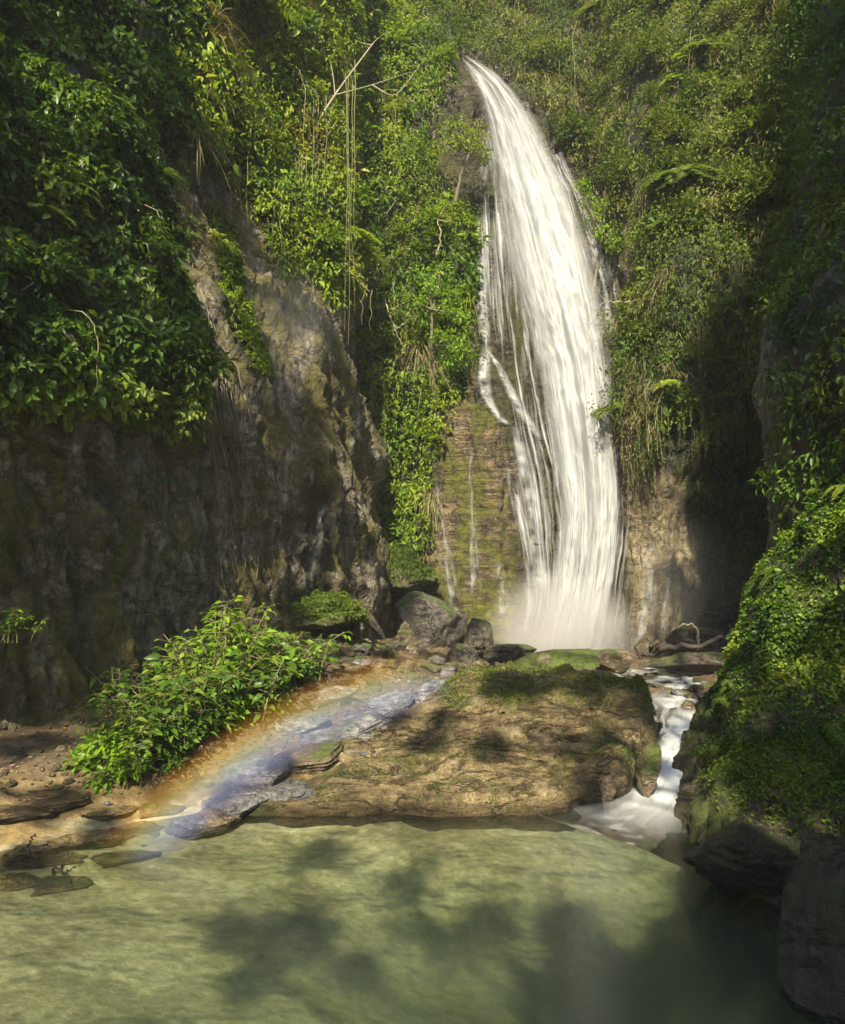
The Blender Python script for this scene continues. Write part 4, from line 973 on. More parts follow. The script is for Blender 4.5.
def make_vine(seed, strands, length, leafy, leaf, mat, spread=.35, leafstart=0.0, thick=.008):
    global RNG
    keep = RNG; RNG = np.random.default_rng(seed); sp, st = Soup(), Soup()
    for k in range(strands):
        L = length * RNG.uniform(.45, 1.1); n = 14
        t = np.linspace(0, 1, n)
        x = .08 + RNG.uniform(0, .25) * np.minimum(1, t * 4) + .03 * np.cumsum(RNG.normal(size=n)) * .4
        y = RNG.normal() * spread + .03 * np.cumsum(RNG.normal(size=n)) * .5
        path = np.stack([x, np.broadcast_to(y, n), -L * t + .1 * np.sin(t * 3) * 0], 1); path[0] = [0, path[0, 1] * .6, .05]
        v, f = tube(path, np.linspace(thick, thick * .5, n), 4); st.add(v, f, RNG.uniform(.2, .9))
        m = int(L * leafy)
        if m:
            tt = RNG.uniform(leafstart, 1, m)
            b = np.stack([np.interp(tt, t, path[:, c]) for c in range(3)], 1)
            dr = RNG.normal(size=(m, 3)) * .8 + np.array([.4, 0, -.9]); ll = leaf * RNG.uniform(.6, 1.3, m)
            add_leaves(sp, b + RNG.normal(size=(m, 3)) * .03, dr, np.array([.8, 0, .7]) + RNG.normal(size=(m, 3)) * .4, ll, ll * .42, np.clip(RNG.normal(.5, .22, m), 0, 1))
    RNG = keep
    return (sp.mesh('foliage', mat) if sp.n else None), st.mesh('stem', M['vine'])

def make_fern(seed, length, fronds, mat, pin=.10):
    global RNG
    keep = RNG; RNG = np.random.default_rng(seed); sp, st = Soup(), Soup()
    for k in range(fronds):
        a = RNG.uniform(-1.4, 1.4); L = length * RNG.uniform(.7, 1.1)
        d = np.array([math.cos(a), math.sin(a), RNG.uniform(.25, .9)]); d /= np.linalg.norm(d)
        n = 18; t = np.linspace(0, 1, n)
        path = d[None] * (L * t)[:, None] - UP * (.75 * L * t ** 2.0)[:, None]
        v, f = tube(path, np.linspace(.006, .002, n), 4); st.add(v, f, .3)
        T = norm(np.gradient(path, axis=0)); s = norm(np.cross(T, UP)); nn = np.cross(s, T)
        ln = pin * L / .6 * np.sin(np.pi * np.clip(t * .93 + .07, 0, 1)) ** .7
        for sg in (-1, 1):
            add_leaves(sp, path, s * sg + T * .45 + RNG.normal(size=(n, 3)) * .06, nn + RNG.normal(size=(n, 3)) * .1, ln + .01, ln * .3 + .004, np.clip(RNG.normal(.55, .12, n), 0, 1), droop=.12)
    RNG = keep
    return sp.mesh('fronds', mat), st.mesh('stem', M['vine'])

def make_broad(seed, height, stems, per, leaf, mat, asp=.46):
    """A leafy herb: upright stems carrying big pointed leaves in tiers."""
    global RNG
    keep = RNG; RNG = np.random.default_rng(seed); sp, st = Soup(), Soup()
    for k in range(stems):
        lean = RNG.normal(size=2) * .38; H = height * RNG.uniform(.6, 1.1); n = 8; t = np.linspace(0, 1, n)
        b0 = np.append(RNG.normal(size=2) * .12, -.05)
        path = b0 + np.stack([lean[0] * t ** 1.4 * H + .2 * H * t ** 2, lean[1] * t ** 1.4 * H, H * t], 1)
        v, f = tube(path, np.linspace(.011, .004, n), 5); st.add(v, f, .3)
        for j in range(per):
            tt = RNG.uniform(.3, 1.0); b = np.array([np.interp(tt, t, path[:, c]) for c in range(3)])
            m = RNG.integers(2, 5); az = RNG.uniform(0, 6.28) + np.arange(m) * 6.28 / m + RNG.normal(size=m) * .3
            pet = .05 + .08 * RNG.random(m)
            hd = np.stack([np.cos(az), np.sin(az), RNG.uniform(-.1, .5, m)], 1)
            ll = leaf * RNG.uniform(.6, 1.2, m)
            add_leaves(sp, b + hd * pet[:, None], hd - UP * RNG.uniform(.0, .5, (m, 1)), UP + RNG.normal(size=(m, 3)) * .35, ll, ll * asp, np.clip(RNG.normal(.5, .2, m), 0, 1), seg=2, droop=.28, fold=.22)
            for q in range(m):
                v, f = tube(np.array([b, b + hd[q] * pet[q]]), [.003, .002], 3); st.add(v, f, .4)
    RNG = keep
    return sp.mesh('foliage', mat), st.mesh('stem', M['vine'])

def plant(name, meshes, part_names, p, nrm, label, cat, group=None, scale=1.0, yaw=0.0, sink=0.03, tiltz=True):
    r = empty(name, np.asarray(p) - np.asarray(nrm) * sink)
    r.rotation_euler = (0, 0, math.atan2(nrm[1], nrm[0]) + yaw if tiltz else yaw)
    r.scale = (scale,) * 3
    tag(r, label, cat, group)
    for me, pn in zip(meshes, part_names):
        if me is not None: link(pn, me, r)
    return r

def strew(name, variants, part_names, key, poly, n, label, cat, group, scale=(.7, 1.3), weight=None, mind=.0, yaw=.5):
    p, nn = (S[key] if not isinstance(key, Surf) else key).pick(n * 6, poly, weight)
    kept = []
    for q, m in zip(p, nn):
        if len(kept) >= n: break
        if mind and any(np.sum((q - o) ** 2) < mind * mind for o in kept): continue
        kept.append(q)
        plant(name, random.choice(variants), part_names, q, m, label, cat, group, random.uniform(*scale), random.uniform(-yaw, yaw))

FOL, FRO, BLA = ('foliage', 'stem'), ('fronds', 'stem'), ('blades', None)
V_sun = [make_shrub(300 + i, .62, 11, 60, .17, M['leaf_sun'], .40) for i in range(4)]
V_sunfine = [make_shrub(310 + i, .55, 14, 90, .10, M['leaf_sun'], .42) for i in range(3)]
V_bright = [make_shrub(315 + i, .7, 16, 90, .12, M['leaf_bright'], .5) for i in range(2)]
V_bush = [make_shrub(318 + i, .7, 16, 80, .10, M['leaf_dark'], .5, up=.9) for i in range(2)]
V_back = [make_shrub(320 + i, .62, 15, 90, .105, M['leaf_back'], .42) for i in range(4)]
V_dark = [make_shrub(330 + i, .42, 11, 60, .10, M['leaf_dark'], .5, hang=.6, up=.2) for i in range(4)]
T_sun = [make_tuft(340 + i, .75, 90, M['leaf_sun'], .02) for i in range(3)]
T_dry = [make_tuft(345 + i, .8, 90, M['dry'], .012, 1.1) for i in range(3)]
T_back = [make_tuft(348 + i, .7, 90, M['leaf_back'], .015, 1.0) for i in range(3)]
H_sun = [make_vine(350 + i, 7, 2.2, 26, .10, M['leaf_sun'], .3) for i in range(3)]
H_dry = [make_vine(360 + i, 12, 2.4, 10, .08, M['dry'], .4, thick=.009) for i in range(3)]
H_back = [make_vine(370 + i, 9, 1.9, 30, .085, M['leaf_back'], .35) for i in range(3)]
H_dark = [make_vine(375 + i, 5, 1.2, 30, .12, M['leaf_dark'], .25) for i in range(3)]
F_sun = [make_fern(380 + i, .62, 11, M['leaf_sun'], .11) for i in range(3)]
F_dark = [make_fern(385 + i, .5, 9, M['leaf_dark'], .11) for i in range(3)]
F_bank = [make_fern(388 + i, .36, 9, M['leaf_bank'], .10) for i in range(3)]
B_bush = [make_broad(390 + i, .62, 9, 8, .125, M['leaf_bank' if i < 0 else 'leaf_dark']) for i in range(4)]
B_lit = [make_broad(395 + i, 1.05, 13, 14, .105, M['leaf_bright'], .4) for i in range(2)]


# --- left cliff, shaded broad leaves
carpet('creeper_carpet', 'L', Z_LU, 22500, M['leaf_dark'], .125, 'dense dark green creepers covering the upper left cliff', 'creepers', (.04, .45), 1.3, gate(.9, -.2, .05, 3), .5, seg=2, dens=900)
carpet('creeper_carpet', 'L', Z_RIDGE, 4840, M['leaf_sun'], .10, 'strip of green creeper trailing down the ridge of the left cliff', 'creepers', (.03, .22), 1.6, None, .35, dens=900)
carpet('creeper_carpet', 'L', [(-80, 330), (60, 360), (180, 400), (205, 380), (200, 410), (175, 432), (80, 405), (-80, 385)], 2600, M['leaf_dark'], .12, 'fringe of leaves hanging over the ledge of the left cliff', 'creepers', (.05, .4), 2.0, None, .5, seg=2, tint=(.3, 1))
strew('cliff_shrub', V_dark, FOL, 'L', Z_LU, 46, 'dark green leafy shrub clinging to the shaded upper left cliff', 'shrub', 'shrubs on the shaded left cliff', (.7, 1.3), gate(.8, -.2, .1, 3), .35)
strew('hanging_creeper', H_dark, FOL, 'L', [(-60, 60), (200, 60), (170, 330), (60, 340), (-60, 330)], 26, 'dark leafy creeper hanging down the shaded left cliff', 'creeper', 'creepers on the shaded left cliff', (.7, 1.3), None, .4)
strew('fern', F_dark, FRO, 'L', [(-60, 100), (200, 100), (190, 380), (60, 370), (-60, 340)], 18, 'small fern growing on the shaded left cliff', 'fern', 'ferns on the shaded left cliff', (.7, 1.2), None, .5)
# --- sunlit middle
carpet('creeper_carpet', 'L', Z_LM, 41600, M['leaf_sun'], .12, 'sunlit yellow green creepers over the top of the left cliff', 'creepers', (.05, .85), 1.0, gate(.8, -.45, -.1, 8), .38, dens=640)
carpet('creeper_carpet', 'B', Z_BM, 57200, M['leaf_sun'], .12, 'sunlit leaves covering the cliff left of the waterfall', 'creepers', (.05, .85), .9, gate(.7, -.42, -.08, 18), .4, dens=640)
strew('cliff_shrub', V_sun + V_sunfine, FOL, 'L', Z_LM, 34, 'sunlit shrub hanging from the top of the left cliff', 'shrub', 'sunlit shrubs on the left cliff', (.7, 1.25), None, .45)
strew('cliff_shrub', V_sun + V_sunfine + V_sunfine, FOL, 'B', Z_BM, 60, 'sunlit green shrub on the cliff left of the waterfall', 'shrub', 'sunlit shrubs left of the waterfall', (.6, 1.2), None, .42)
strew('grass_tuft', T_sun + T_dry, ('blades',), 'L', Z_LM, 30, 'arching tuft of grass at the sunlit top of the left cliff', 'grass tuft', 'grass tufts on the left cliff', (.8, 1.5), None, .3)
strew('grass_tuft', T_sun + T_dry, ('blades',), 'B', Z_BM, 40, 'arching tuft of grass on the cliff left of the waterfall', 'grass tuft', 'grass tufts left of the waterfall', (.7, 1.3), None, .3)
strew('fern', F_sun, FRO, 'B', Z_BM, 26, 'sunlit fern on the cliff left of the waterfall', 'fern', 'ferns left of the waterfall', (.8, 1.4), None, .4)
strew('hanging_creeper', H_sun + H_dry, FOL, 'L', [(190, -60), (335, -60), (330, 200), (260, 190), (200, 120)], 22, 'long thin creeper dangling from the sunlit top of the left cliff', 'creeper', 'creepers dangling in the sun', (.7, 1.3), None, .4)
strew('hanging_creeper', H_sun + H_dry, FOL, 'B', [(320, -60), (440, -60), (440, 330), (430, 430), (370, 430)], 26, 'straggling creeper hanging on the cliff left of the waterfall', 'creeper', 'creepers left of the waterfall', (.6, 1.0), None, .4)
# --- above and right of the fall
carpet('creeper_carpet', 'B', Z_BT, 78000, M['leaf_back'], .095, 'grey green tangle of leaves above the waterfall', 'creepers', (.05, .85), 1.0, lambda c, n, px, py: gate(.8, -.5, -.12, 28)(c, n, px, py) * ~inpoly(px, py, [(575, 105), (622, 120), (634, 240), (606, 245)]), .4, dens=700)
carpet('creeper_carpet', 'R', Z_R, 124800, M['leaf_back'], .09, 'thick leaves covering the tall cliff right of the waterfall', 'creepers', (.05, .95), .95, lambda c, n, px, py: gate(.8, -.42, -.02, 38)(c, n, px, py) * np.clip(1.15 - 1.0 * inpoly(px, py, [(628, 60), (665, 50), (668, 130), (640, 200), (622, 190)]), 0, 1), .42, dens=760)
strew('cliff_shrub', V_back, FOL, 'B', Z_BT, 55, 'bushy shrub on the slope above the waterfall', 'shrub', 'shrubs above the waterfall', (.7, 1.3), None, .42)
strew('cliff_shrub', V_back, FOL, 'R', Z_R, 110, 'bushy green shrub on the tall cliff right of the waterfall', 'shrub', 'shrubs on the cliff right of the waterfall', (.6, 1.2), None, .4)
strew('hanging_creeper', H_back + H_dry, FOL, 'B', [(480, -140), (690, -140), (680, 140), (600, 150), (520, 50)], 40, 'dry straggling creeper hanging above the waterfall', 'creeper', 'creepers above the waterfall', (.6, 1.1), None, .3)
strew('hanging_creeper', H_back + H_dry, FOL, 'R', Z_R, 60, 'dry straggling creeper on the cliff right of the waterfall', 'creeper', 'creepers on the cliff right of the waterfall', (.5, 1.0), None, .3)
strew('grass_tuft', T_back + T_dry, ('blades',), 'R', Z_R, 50, 'drooping tuft of grass on the cliff right of the waterfall', 'grass tuft', 'grass tufts right of the waterfall', (.6, 1.2), None, .3)
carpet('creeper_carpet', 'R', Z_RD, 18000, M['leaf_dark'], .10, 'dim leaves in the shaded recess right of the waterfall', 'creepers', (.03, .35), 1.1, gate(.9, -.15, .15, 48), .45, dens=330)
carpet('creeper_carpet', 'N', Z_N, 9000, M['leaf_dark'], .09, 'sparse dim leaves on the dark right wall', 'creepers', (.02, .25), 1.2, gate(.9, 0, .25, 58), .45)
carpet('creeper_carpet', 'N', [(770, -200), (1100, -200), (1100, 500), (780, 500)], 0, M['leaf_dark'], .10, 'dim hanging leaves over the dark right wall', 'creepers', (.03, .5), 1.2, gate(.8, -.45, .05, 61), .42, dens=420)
carpet('dry_creeper', 'R', Z_R, 0, M['dry'], .22, 'dry hanging stalks among the leaves right of the waterfall', 'dry creepers', (.1, .9), 1.0, gate(1.0, .05, .3, 64), .07, hang=1.6, dens=260)
carpet('dry_creeper', 'B', Z_BT, 0, M['dry'], .22, 'dry hanging stalks on the slope above the waterfall', 'dry creepers', (.1, .9), 1.0, gate(1.0, -.05, .25, 65), .07, hang=1.6, dens=260)
carpet('dry_creeper', 'B', Z_BM, 0, M['dry'], .22, 'dry hanging stalks on the cliff left of the waterfall', 'dry creepers', (.1, .8), 1.0, gate(1.0, .1, .35, 66), .07, hang=1.6, dens=260)
carpet('dry_creeper', 'L', Z_LM, 0, M['dry'], .20, 'pale dry stalks over the top of the left cliff', 'dry creepers', (.1, .8), 1.0, gate(1.0, .05, .3, 67), .07, hang=1.6, dens=240)
carpet('broad_creeper', 'R', Z_R, 0, M['leaf_back'], .17, 'larger leaves among the small ones right of the waterfall', 'creepers', (.2, 1.0), .95, gate(.9, .1, .3, 68), .45, seg=2, dens=130)
carpet('broad_creeper', 'B', Z_BM, 0, M['leaf_sun'], .20, 'larger leaves among the small ones left of the waterfall', 'creepers', (.2, .95), .9, gate(.9, .05, .3, 69), .42, seg=2, dens=120)
carpet('broad_creeper', 'L', Z_LM, 0, M['leaf_sun'], .20, 'large leaves over the sunlit top of the left cliff', 'creepers', (.2, .95), .9, gate(.9, .05, .3, 70), .42, seg=2, dens=120)
strew('hanging_creeper', H_back + H_dry, FOL, 'R', [(625, 385), (770, 370), (770, 410), (650, 440), (625, 435)], 24, 'creeper hanging over the edge of the shaded recess', 'creeper', 'creepers over the recess edge', (.4, .8), None, .25)
strew('fern', F_sun, FRO, 'R', Z_R, 34, 'fern on the tall cliff right of the waterfall', 'fern', 'ferns on the cliff right of the waterfall', (.7, 1.4), None, .4)
B_big = [make_broad(420 + i, .8, 4, 4, .42, M['leaf_sun'], .3) for i in range(2)]
F_big = [make_fern(425 + i, 1.5, 12, M['leaf_sun'], .13) for i in range(2)]
F_bigb = [make_fern(428 + i, 1.4, 12, M['leaf_back'], .13) for i in range(2)]
strew('broadleaf_plant', B_big, FOL, 'L', Z_LM, 12, 'plant with long broad leaves at the sunlit top of the left cliff', 'plant', 'broad-leaved plants on the left cliff', (.7, 1.2), None, .6)
strew('broadleaf_plant', B_big, FOL, 'B', Z_BM, 16, 'plant with long broad leaves on the cliff left of the waterfall', 'plant', 'broad-leaved plants left of the waterfall', (.6, 1.1), None, .6)
strew('tree_fern', F_big, FRO, 'L', Z_LM, 10, 'large arching fern at the sunlit top of the left cliff', 'fern', 'large ferns on the left cliff', (.7, 1.1), None, .8)
strew('tree_fern', F_big, FRO, 'B', Z_BM, 10, 'large arching fern on the cliff left of the waterfall', 'fern', 'large ferns left of the waterfall', (.6, 1.0), None, .8)
strew('tree_fern', F_bigb, FRO, 'R', Z_R, 18, 'large arching fern on the cliff right of the waterfall', 'fern', 'large ferns right of the waterfall', (.6, 1.0), None, .7)
strew('fern', F_dark, FRO, 'L', [(0, 430), (180, 440), (340, 400), (350, 600), (60, 640), (0, 640)], 16, 'little fern sprouting from the bare shaded rock of the left cliff', 'fern', 'little ferns on the bare left rock', (.25, .6), None, .5)
# --- the leafy bank on the right
def bank_w(lo, hi, off, zmin):
    return lambda c, n, px, py: np.clip((c[:, 2] - zmin - .4 * fbm(c * 1.3, 3)) / .4, 0, 1) * np.clip((fbm(c * 1.5 + off, 4) - lo) / (hi - lo), .04, 1) * (px < 980)
carpet('ground_ivy', 'K', Z_K, 0, M['leaf_bank'], .043, 'small glossy leaves covering the steep bank on the right', 'ground ivy', (.005, .07), 2.4, bank_w(-.22, .06, 70, 1.0), .75, hang=.5, seg=2, tint=(0, 1), dens=2100)
carpet('ground_ivy', 'K', Z_K, 0, M['leaf_bank'], .07, 'larger pointed leaves standing out of the ivy of the right bank', 'ground ivy', (.02, .11), 2.0, bank_w(.0, .3, 90, 1.1), .5, hang=.3, seg=2, tint=(.2, .8), dens=260)
carpet('ground_ivy', 'K', Z_K, 0, M['leaf_dark'], .035, 'tiny dark leaves in the gaps of the right bank', 'ground ivy', (.0, .06), 2.4, bank_w(-.2, .2, 110, .5), .8, hang=.6, tint=(0, .8), dens=1500)
strew('fern', F_bank + F_dark, FRO, 'K', Z_K, 22, 'small fern among the leaves of the steep right bank', 'fern', 'ferns on the right bank', (.5, 1.0), lambda c, n, px, py: (c[:, 2] > .8) & (px < 870), .25)
carpet('moss_cushion', 'K', [(680, 740), (900, 720), (900, 850), (690, 850)], 9000, M['moss'], .032, 'low green moss on the foot of the right bank', 'moss', (.0, .05), 3, lambda c, n, px, py: np.clip((c[:, 2] - .35) / .3, 0, 1) * np.clip(fbm(c * 2.2, 3) + .45, 0, 1), .6, hang=.2)
# --- moss on mounds and on top of the boulder
for o in [x for x in C.objects if x.name.startswith('mossy_mound')]:
    sf = Surf(obj=o)
    carpet('moss_cushion', sf, None, 14000, M['moss'], .042, 'soft green moss on ' + ('the mound under the left cliff' if o.location.y < 14 else 'the hump at the cliff foot'), 'moss', (0, .07), 2.5,
           lambda c, n, px, py: np.clip(c[:, 2] - (c[:, 2].min() + .25 * np.ptp(c[:, 2])), 0, .3), .5, hang=.1)
sb = Surf(obj=BIG)
carpet('moss_cushion', sb, [(440, 655), (690, 655), (690, 720), (600, 712), (540, 700), (470, 712), (440, 705)], 15000, M['moss'], .026, 'fine moss on the flat top of the big boulder', 'moss', (0, .035), 3,
       lambda c, n, px, py: np.clip(fbm(c * 1.4 + 2, 4) + .3 + .3 * (c[:, 2] > .75), 0, 1) * (c[:, 2] > .5), .6, hang=0)
carpet('moss_cushion', sb, [(330, 715), (660, 715), (660, 800), (270, 810)], 3500, M['moss'], .022, 'thin patches of moss on the front of the big boulder', 'moss', (0, .02), 3,
       lambda c, n, px, py: np.clip((fbm(c * 1.7 + 12, 4) - .12) * 4, 0, 1) * (c[:, 2] > .08), .6, hang=0)

# --- the leafy bush on the left bank
def on_ground(px, py, d):
    p = P(px, py, d); p[2] = float(ground_z(np.array([p[0]]), np.array([p[1]]))[0]); return p
bush = [(128, 762, 7.9), (150, 775, 7.8), (140, 735, 8.5), (170, 755, 8.2), (165, 720, 8.9), (195, 745, 8.5), (190, 705, 9.3), (205, 720, 8.9), (228, 735, 8.8), (235, 705, 9.2), (255, 718, 9.2),
        (215, 690, 9.6), (240, 690, 9.8), (262, 700, 9.7), (280, 695, 10.0), (295, 690, 10.2), (268, 682, 10.3), (112, 780, 7.5), (180, 735, 8.6), (150, 750, 8.2), (210, 745, 8.6), (130, 720, 8.9), (245, 725, 9.0)]
for i, (a, b, d) in enumerate(bush):
    plant('leafy_plant', B_bush[i % 4], FOL, on_ground(a, b, d), (0.5, -.86, 0), 'dark green big-leaved plant in the thicket on the left bank', 'plant', 'plants of the bank thicket', random.uniform(.85, 1.25) * (1.25 if a > 190 else 1), random.uniform(-3, 3))
for i, (a, b, d, lb) in enumerate([(222, 700, 9.3, 'tallest bright yellow green plant at the top of the bank thicket'), (245, 700, 9.35, 'bright green plant right of the tallest plant in the bank thicket'),
                                   (205, 728, 8.7, 'bright green plant at the sunlit middle of the bank thicket'), (230, 722, 8.9, 'bright green plant with pale leaves low in the bank thicket')]):
    plant('leafy_plant', B_lit[i % 2], FOL, on_ground(a, b, d), (0.5, -.86, 0), lb, 'plant', None, [1.3, 1.1, .75, .7][i], random.uniform(-3, 3))
for i, (a, b, d, s) in enumerate([(120, 768, 7.7, .7), (155, 755, 8.1, .8), (185, 728, 8.7, .85), (215, 712, 9.1, .9), (245, 712, 9.3, .8), (275, 695, 10, .8), (140, 740, 8.4, .7), (235, 690, 9.7, .9), (200, 695, 9.5, .8)]):
    plant('bank_shrub', (V_bush if i % 3 else V_bright)[i % 2], FOL, on_ground(a, b, d), (0.5, -.86, 0), 'small-leaved rounded shrub filling the thicket on the left bank', 'shrub', 'small-leaved shrubs of the bank thicket', s, random.uniform(-1, 1))
for i, (a, b, d, lb) in enumerate([(40, 705, 8.9, 'low leafy plant at the foot of the left cliff beside the dirt path'), (10, 640, 7.4, 'dark leafy sprig at the left edge against the cliff')]):
    p = on_ground(a, b, d) if i == 0 else P(a, b, d)
    plant('leafy_plant', B_bush[i], FOL, p, (0.5, -.86, 0), lb, 'plant', None, .55, 1.0 * i)
plant('leafy_plant', B_lit[0], FOL, P(125, 490, 9.0), (.8, -.5, 0), 'tiny green plant sprouting from the bare left rock', 'plant', None, .22)
plant('grass_tuft', make_tuft(401, .3, 60, M['leaf_sun'], .012), ('blades',), P(285, 605, 12.4), (.5, -.86, 0), 'green grass tuft on the edge of the mossy mound', 'grass tuft', None, 1.2)

GAP = [(572, 105), (622, 120), (632, 235), (604, 240)]
# --- small trees and bare branches
def tree(name, pts, radii, crown, label, leafmat, leaf=.11, per=80, R=.3, hang=.3, mat='bark', forks=()):
    """A trunk along a path with forks, leaf clumps at the given places."""
    base = np.array(pts[0]); r = empty(name, base); tag(r, label, 'tree')
    st = Soup(); pts = np.array(pts)
    v, f = tube(cr(pts, 14, 0) - base, np.linspace(radii[0], radii[1], 14), 7); st.add(v, f)
    for fk in forks:
        fk = np.array(fk); v, f = tube(cr(fk, 10, 0) - base, np.linspace(radii[1] * 1.1, .005, 10), 5); st.add(v, f)
    sp = Soup()
    for c in crown:
        c = np.array(c) - base; n = per
        near = pts[np.argmin(np.linalg.norm(pts - base - c, axis=1))] - base
        v, f = tube(cr(np.array([near, (near + c) / 2 + RNG.normal(size=3) * .06, c]), 7, 0), np.linspace(radii[1], .004, 7), 5); st.add(v, f)
        q = norm(RNG.normal(size=(n, 3))) * R * RNG.random((n, 1)) ** .45
        ll = leaf * RNG.uniform(.6, 1.25, n)
        add_leaves(sp, c + q * [1, 1, .6], q / R + RNG.normal(size=(n, 3)) * .5 - UP * hang, UP + RNG.normal(size=(n, 3)) * .4, ll, ll * .42, np.clip(RNG.normal(.55, .2, n), 0, 1))
    link('trunk', st.mesh('trunk', M[mat]), r)
    if sp.n: link('crown', sp.mesh('crown', M[leafmat]), r)
    return r
tree('cliff_tree', [P(455, 205, 17.2), P(460, 180, 17.0), P(466, 150, 16.8)], (.06, .03), [P(445, 130, 16.7), P(460, 122, 16.6), P(475, 128, 16.7), P(480, 140, 16.8), P(455, 142, 16.5), P(470, 145, 16.6), P(442, 148, 16.8), P(482, 155, 16.9), P(465, 135, 16.5)],
     'small flat topped tree on the dark rock left of the waterfall', 'leaf_sun', .10, 90, .26)
tree('cliff_tree', [P(436, 380, 16.4), P(432, 345, 16.1), P(432, 310, 15.9)], (.06, .03),
     [P(x, y, 15.9 + random.uniform(-.3, .3)) for x, y in [(415, 300), (432, 285), (450, 295), (462, 315), (445, 310), (425, 320), (455, 340), (440, 335), (465, 350), (420, 275), (440, 270), (450, 360)]],
     'bright round leafy tree at the left edge of the falling water', 'leaf_bright', .11, 110, .3)
tree('cliff_tree', [P(592, 300, 17.0), P(598, 262, 16.8), P(602, 235, 16.6)], (.05, .025), [P(x, y, 16.6 + random.uniform(-.2, .2)) for x, y in [(595, 215), (605, 205), (612, 228), (600, 232), (590, 200), (582, 185), (610, 245), (618, 240)]],
     'light green small tree right of the waterfall', 'leaf_bright', .10, 90, .26)
tree('bare_tree', [P(303, 175, 14.3), P(315, 130, 14.0), P(335, 95, 13.9), (P(372, 45, 13.9))], (.035, .015), [P(x, y, 13.9) for x, y in [(390, 30), (355, 40), (330, 60)]],
     'pale leaning tree with thin bare branches at the top of the left cliff', 'leaf_sun', .10, 40, .3, mat='twig',
     forks=[[P(335, 95, 13.9), P(372, 85, 13.9), P(410, 72, 14.0)], [P(315, 130, 14.0), P(296, 100, 13.9), P(290, 70, 13.9)], [P(372, 85, 13.9), P(395, 95, 13.9), P(420, 65, 14)]])
def branch(name, paths, r0, mat, label, cat='branch'):
    b = np.array(paths[0][0]); st = Soup()
    for i, pt in enumerate(paths):
        c = cr(np.array(pt), 16, 0); c[1:-1] += RNG.normal(size=(14, 3)) * r0 * .6
        v, f = tube(c - b, np.linspace(r0 * (1 if i == 0 else .6), r0 * .3, 16), 6); st.add(v, f, .5)
    return tag(link(name, st.mesh(name, M[mat]), loc=b), label, cat)
branch('bare_branch', [[P(313, 172, 14.2), P(325, 140, 14.0), P(338, 120, 13.9)], [P(325, 140, 14.0), P(332, 110, 13.8)]], .018, 'twig', 'thin pale branch leaning out below the bare tree')
branch('bare_branch', [[P(345, 268, 14.3), P(362, 285, 14.2), P(370, 292, 14.2)], [P(355, 277, 14.2), P(362, 276, 14.1)]], .016, 'twig', 'short pale broken branch in the creepers of the left cliff')
branch('bare_branch', [[P(385, 300, 16.3), P(395, 330, 16.2), P(402, 345, 16.2)], [P(395, 330, 16.2), P(412, 318, 16.1)]], .02, 'twig', 'forked pale branch left of the bright round tree')
branch('bare_branch', [[P(436, 255, 16.6), P(441, 235, 16.5), P(438, 220, 16.5), P(446, 205, 16.5)], [P(438, 220, 16.5), P(452, 222, 16.4)]], .022, 'twig', 'pale branch on the cliff below the flat topped tree')
branch('liana', [[P(817, 125, 10.6), P(815, 160, 10.5), P(808, 190, 10.5), P(817, 215, 10.5), P(815, 245, 10.5)]], .012, 'twig', 'pale crooked liana hanging on the dark right wall', 'liana')
branch('driftwood', [[P(640, 655, 12.6), P(660, 650, 12.4), P(690, 648, 12.2), P(722, 640, 12.0), P(740, 622, 12)], [P(645, 655, 12.5), P(655, 643, 12.4), P(668, 650, 12.4)]], .07, 'driftwood', 'long dark driftwood log lying below the shaded recess', 'driftwood')
branch('driftwood', [[P(698, 650, 12.9), P(697, 630, 12.8), P(688, 625, 12.8), P(678, 626, 12.8)]], .03, 'root', 'curved pale driftwood branch standing over the dark log', 'driftwood')
branch('driftwood', [[P(640, 658, 12.2), P(636, 646, 12.1), P(645, 638, 12.1), P(655, 645, 12.1), P(652, 655, 12.1)]], .018, 'driftwood', 'hooped dark root beside the waterfall foot', 'driftwood')
for (a, b, d, lb) in [(18, 818, 6.2, 'dark forked twig stuck in the sunny shallows'), (50, 835, 6.0, 'short dark snag in the sunny shallows')]:
    p = on_ground(a, b, d)
    branch('twig', [[p - [0, 0, .05], p + [.06, 0, .05], p + [.2, -.1, .02], p + [.3, -.2, -.02]], [p + [.1, 0, .04], p + [.14, .02, .16]]], .016, 'driftwood', lb, 'twig')
for (a, b, c_, d_, dd) in [(120, 650, 200, 672, 9.8)]:
    pass
for i in range(26):
    key, zone, lb = [('R', Z_R, 'bare grey branch poking out of the leaves right of the waterfall'), ('B', Z_BT, 'bare grey branch poking out of the slope above the waterfall'), ('B', Z_BM, 'bare grey branch poking out of the leaves left of the waterfall')][i % 3]
    q, m = S[key].pick(1, zone); q, m = q[0], m[0]; e = norm(m + UP * RNG.uniform(-.3, 1.2) + RNG.normal(size=3) * .4); L = RNG.uniform(.7, 1.6)
    a = q + e * L * .55 + RNG.normal(size=3) * .08; tip = q + e * L + UP * RNG.normal() * .2
    o = branch('bare_branch', [[q, a, tip], [a, a + norm(e + RNG.normal(size=3) * .6) * L * .35], [(a + tip) / 2, (a + tip) / 2 + norm(e + RNG.normal(size=3) * .7) * L * .3]], RNG.uniform(.014, .028), 'twig' if i % 2 else 'bark', lb)
    o['group'] = ['bare branches right of the waterfall', 'bare branches above the waterfall', 'bare branches left of the waterfall'][i % 3]
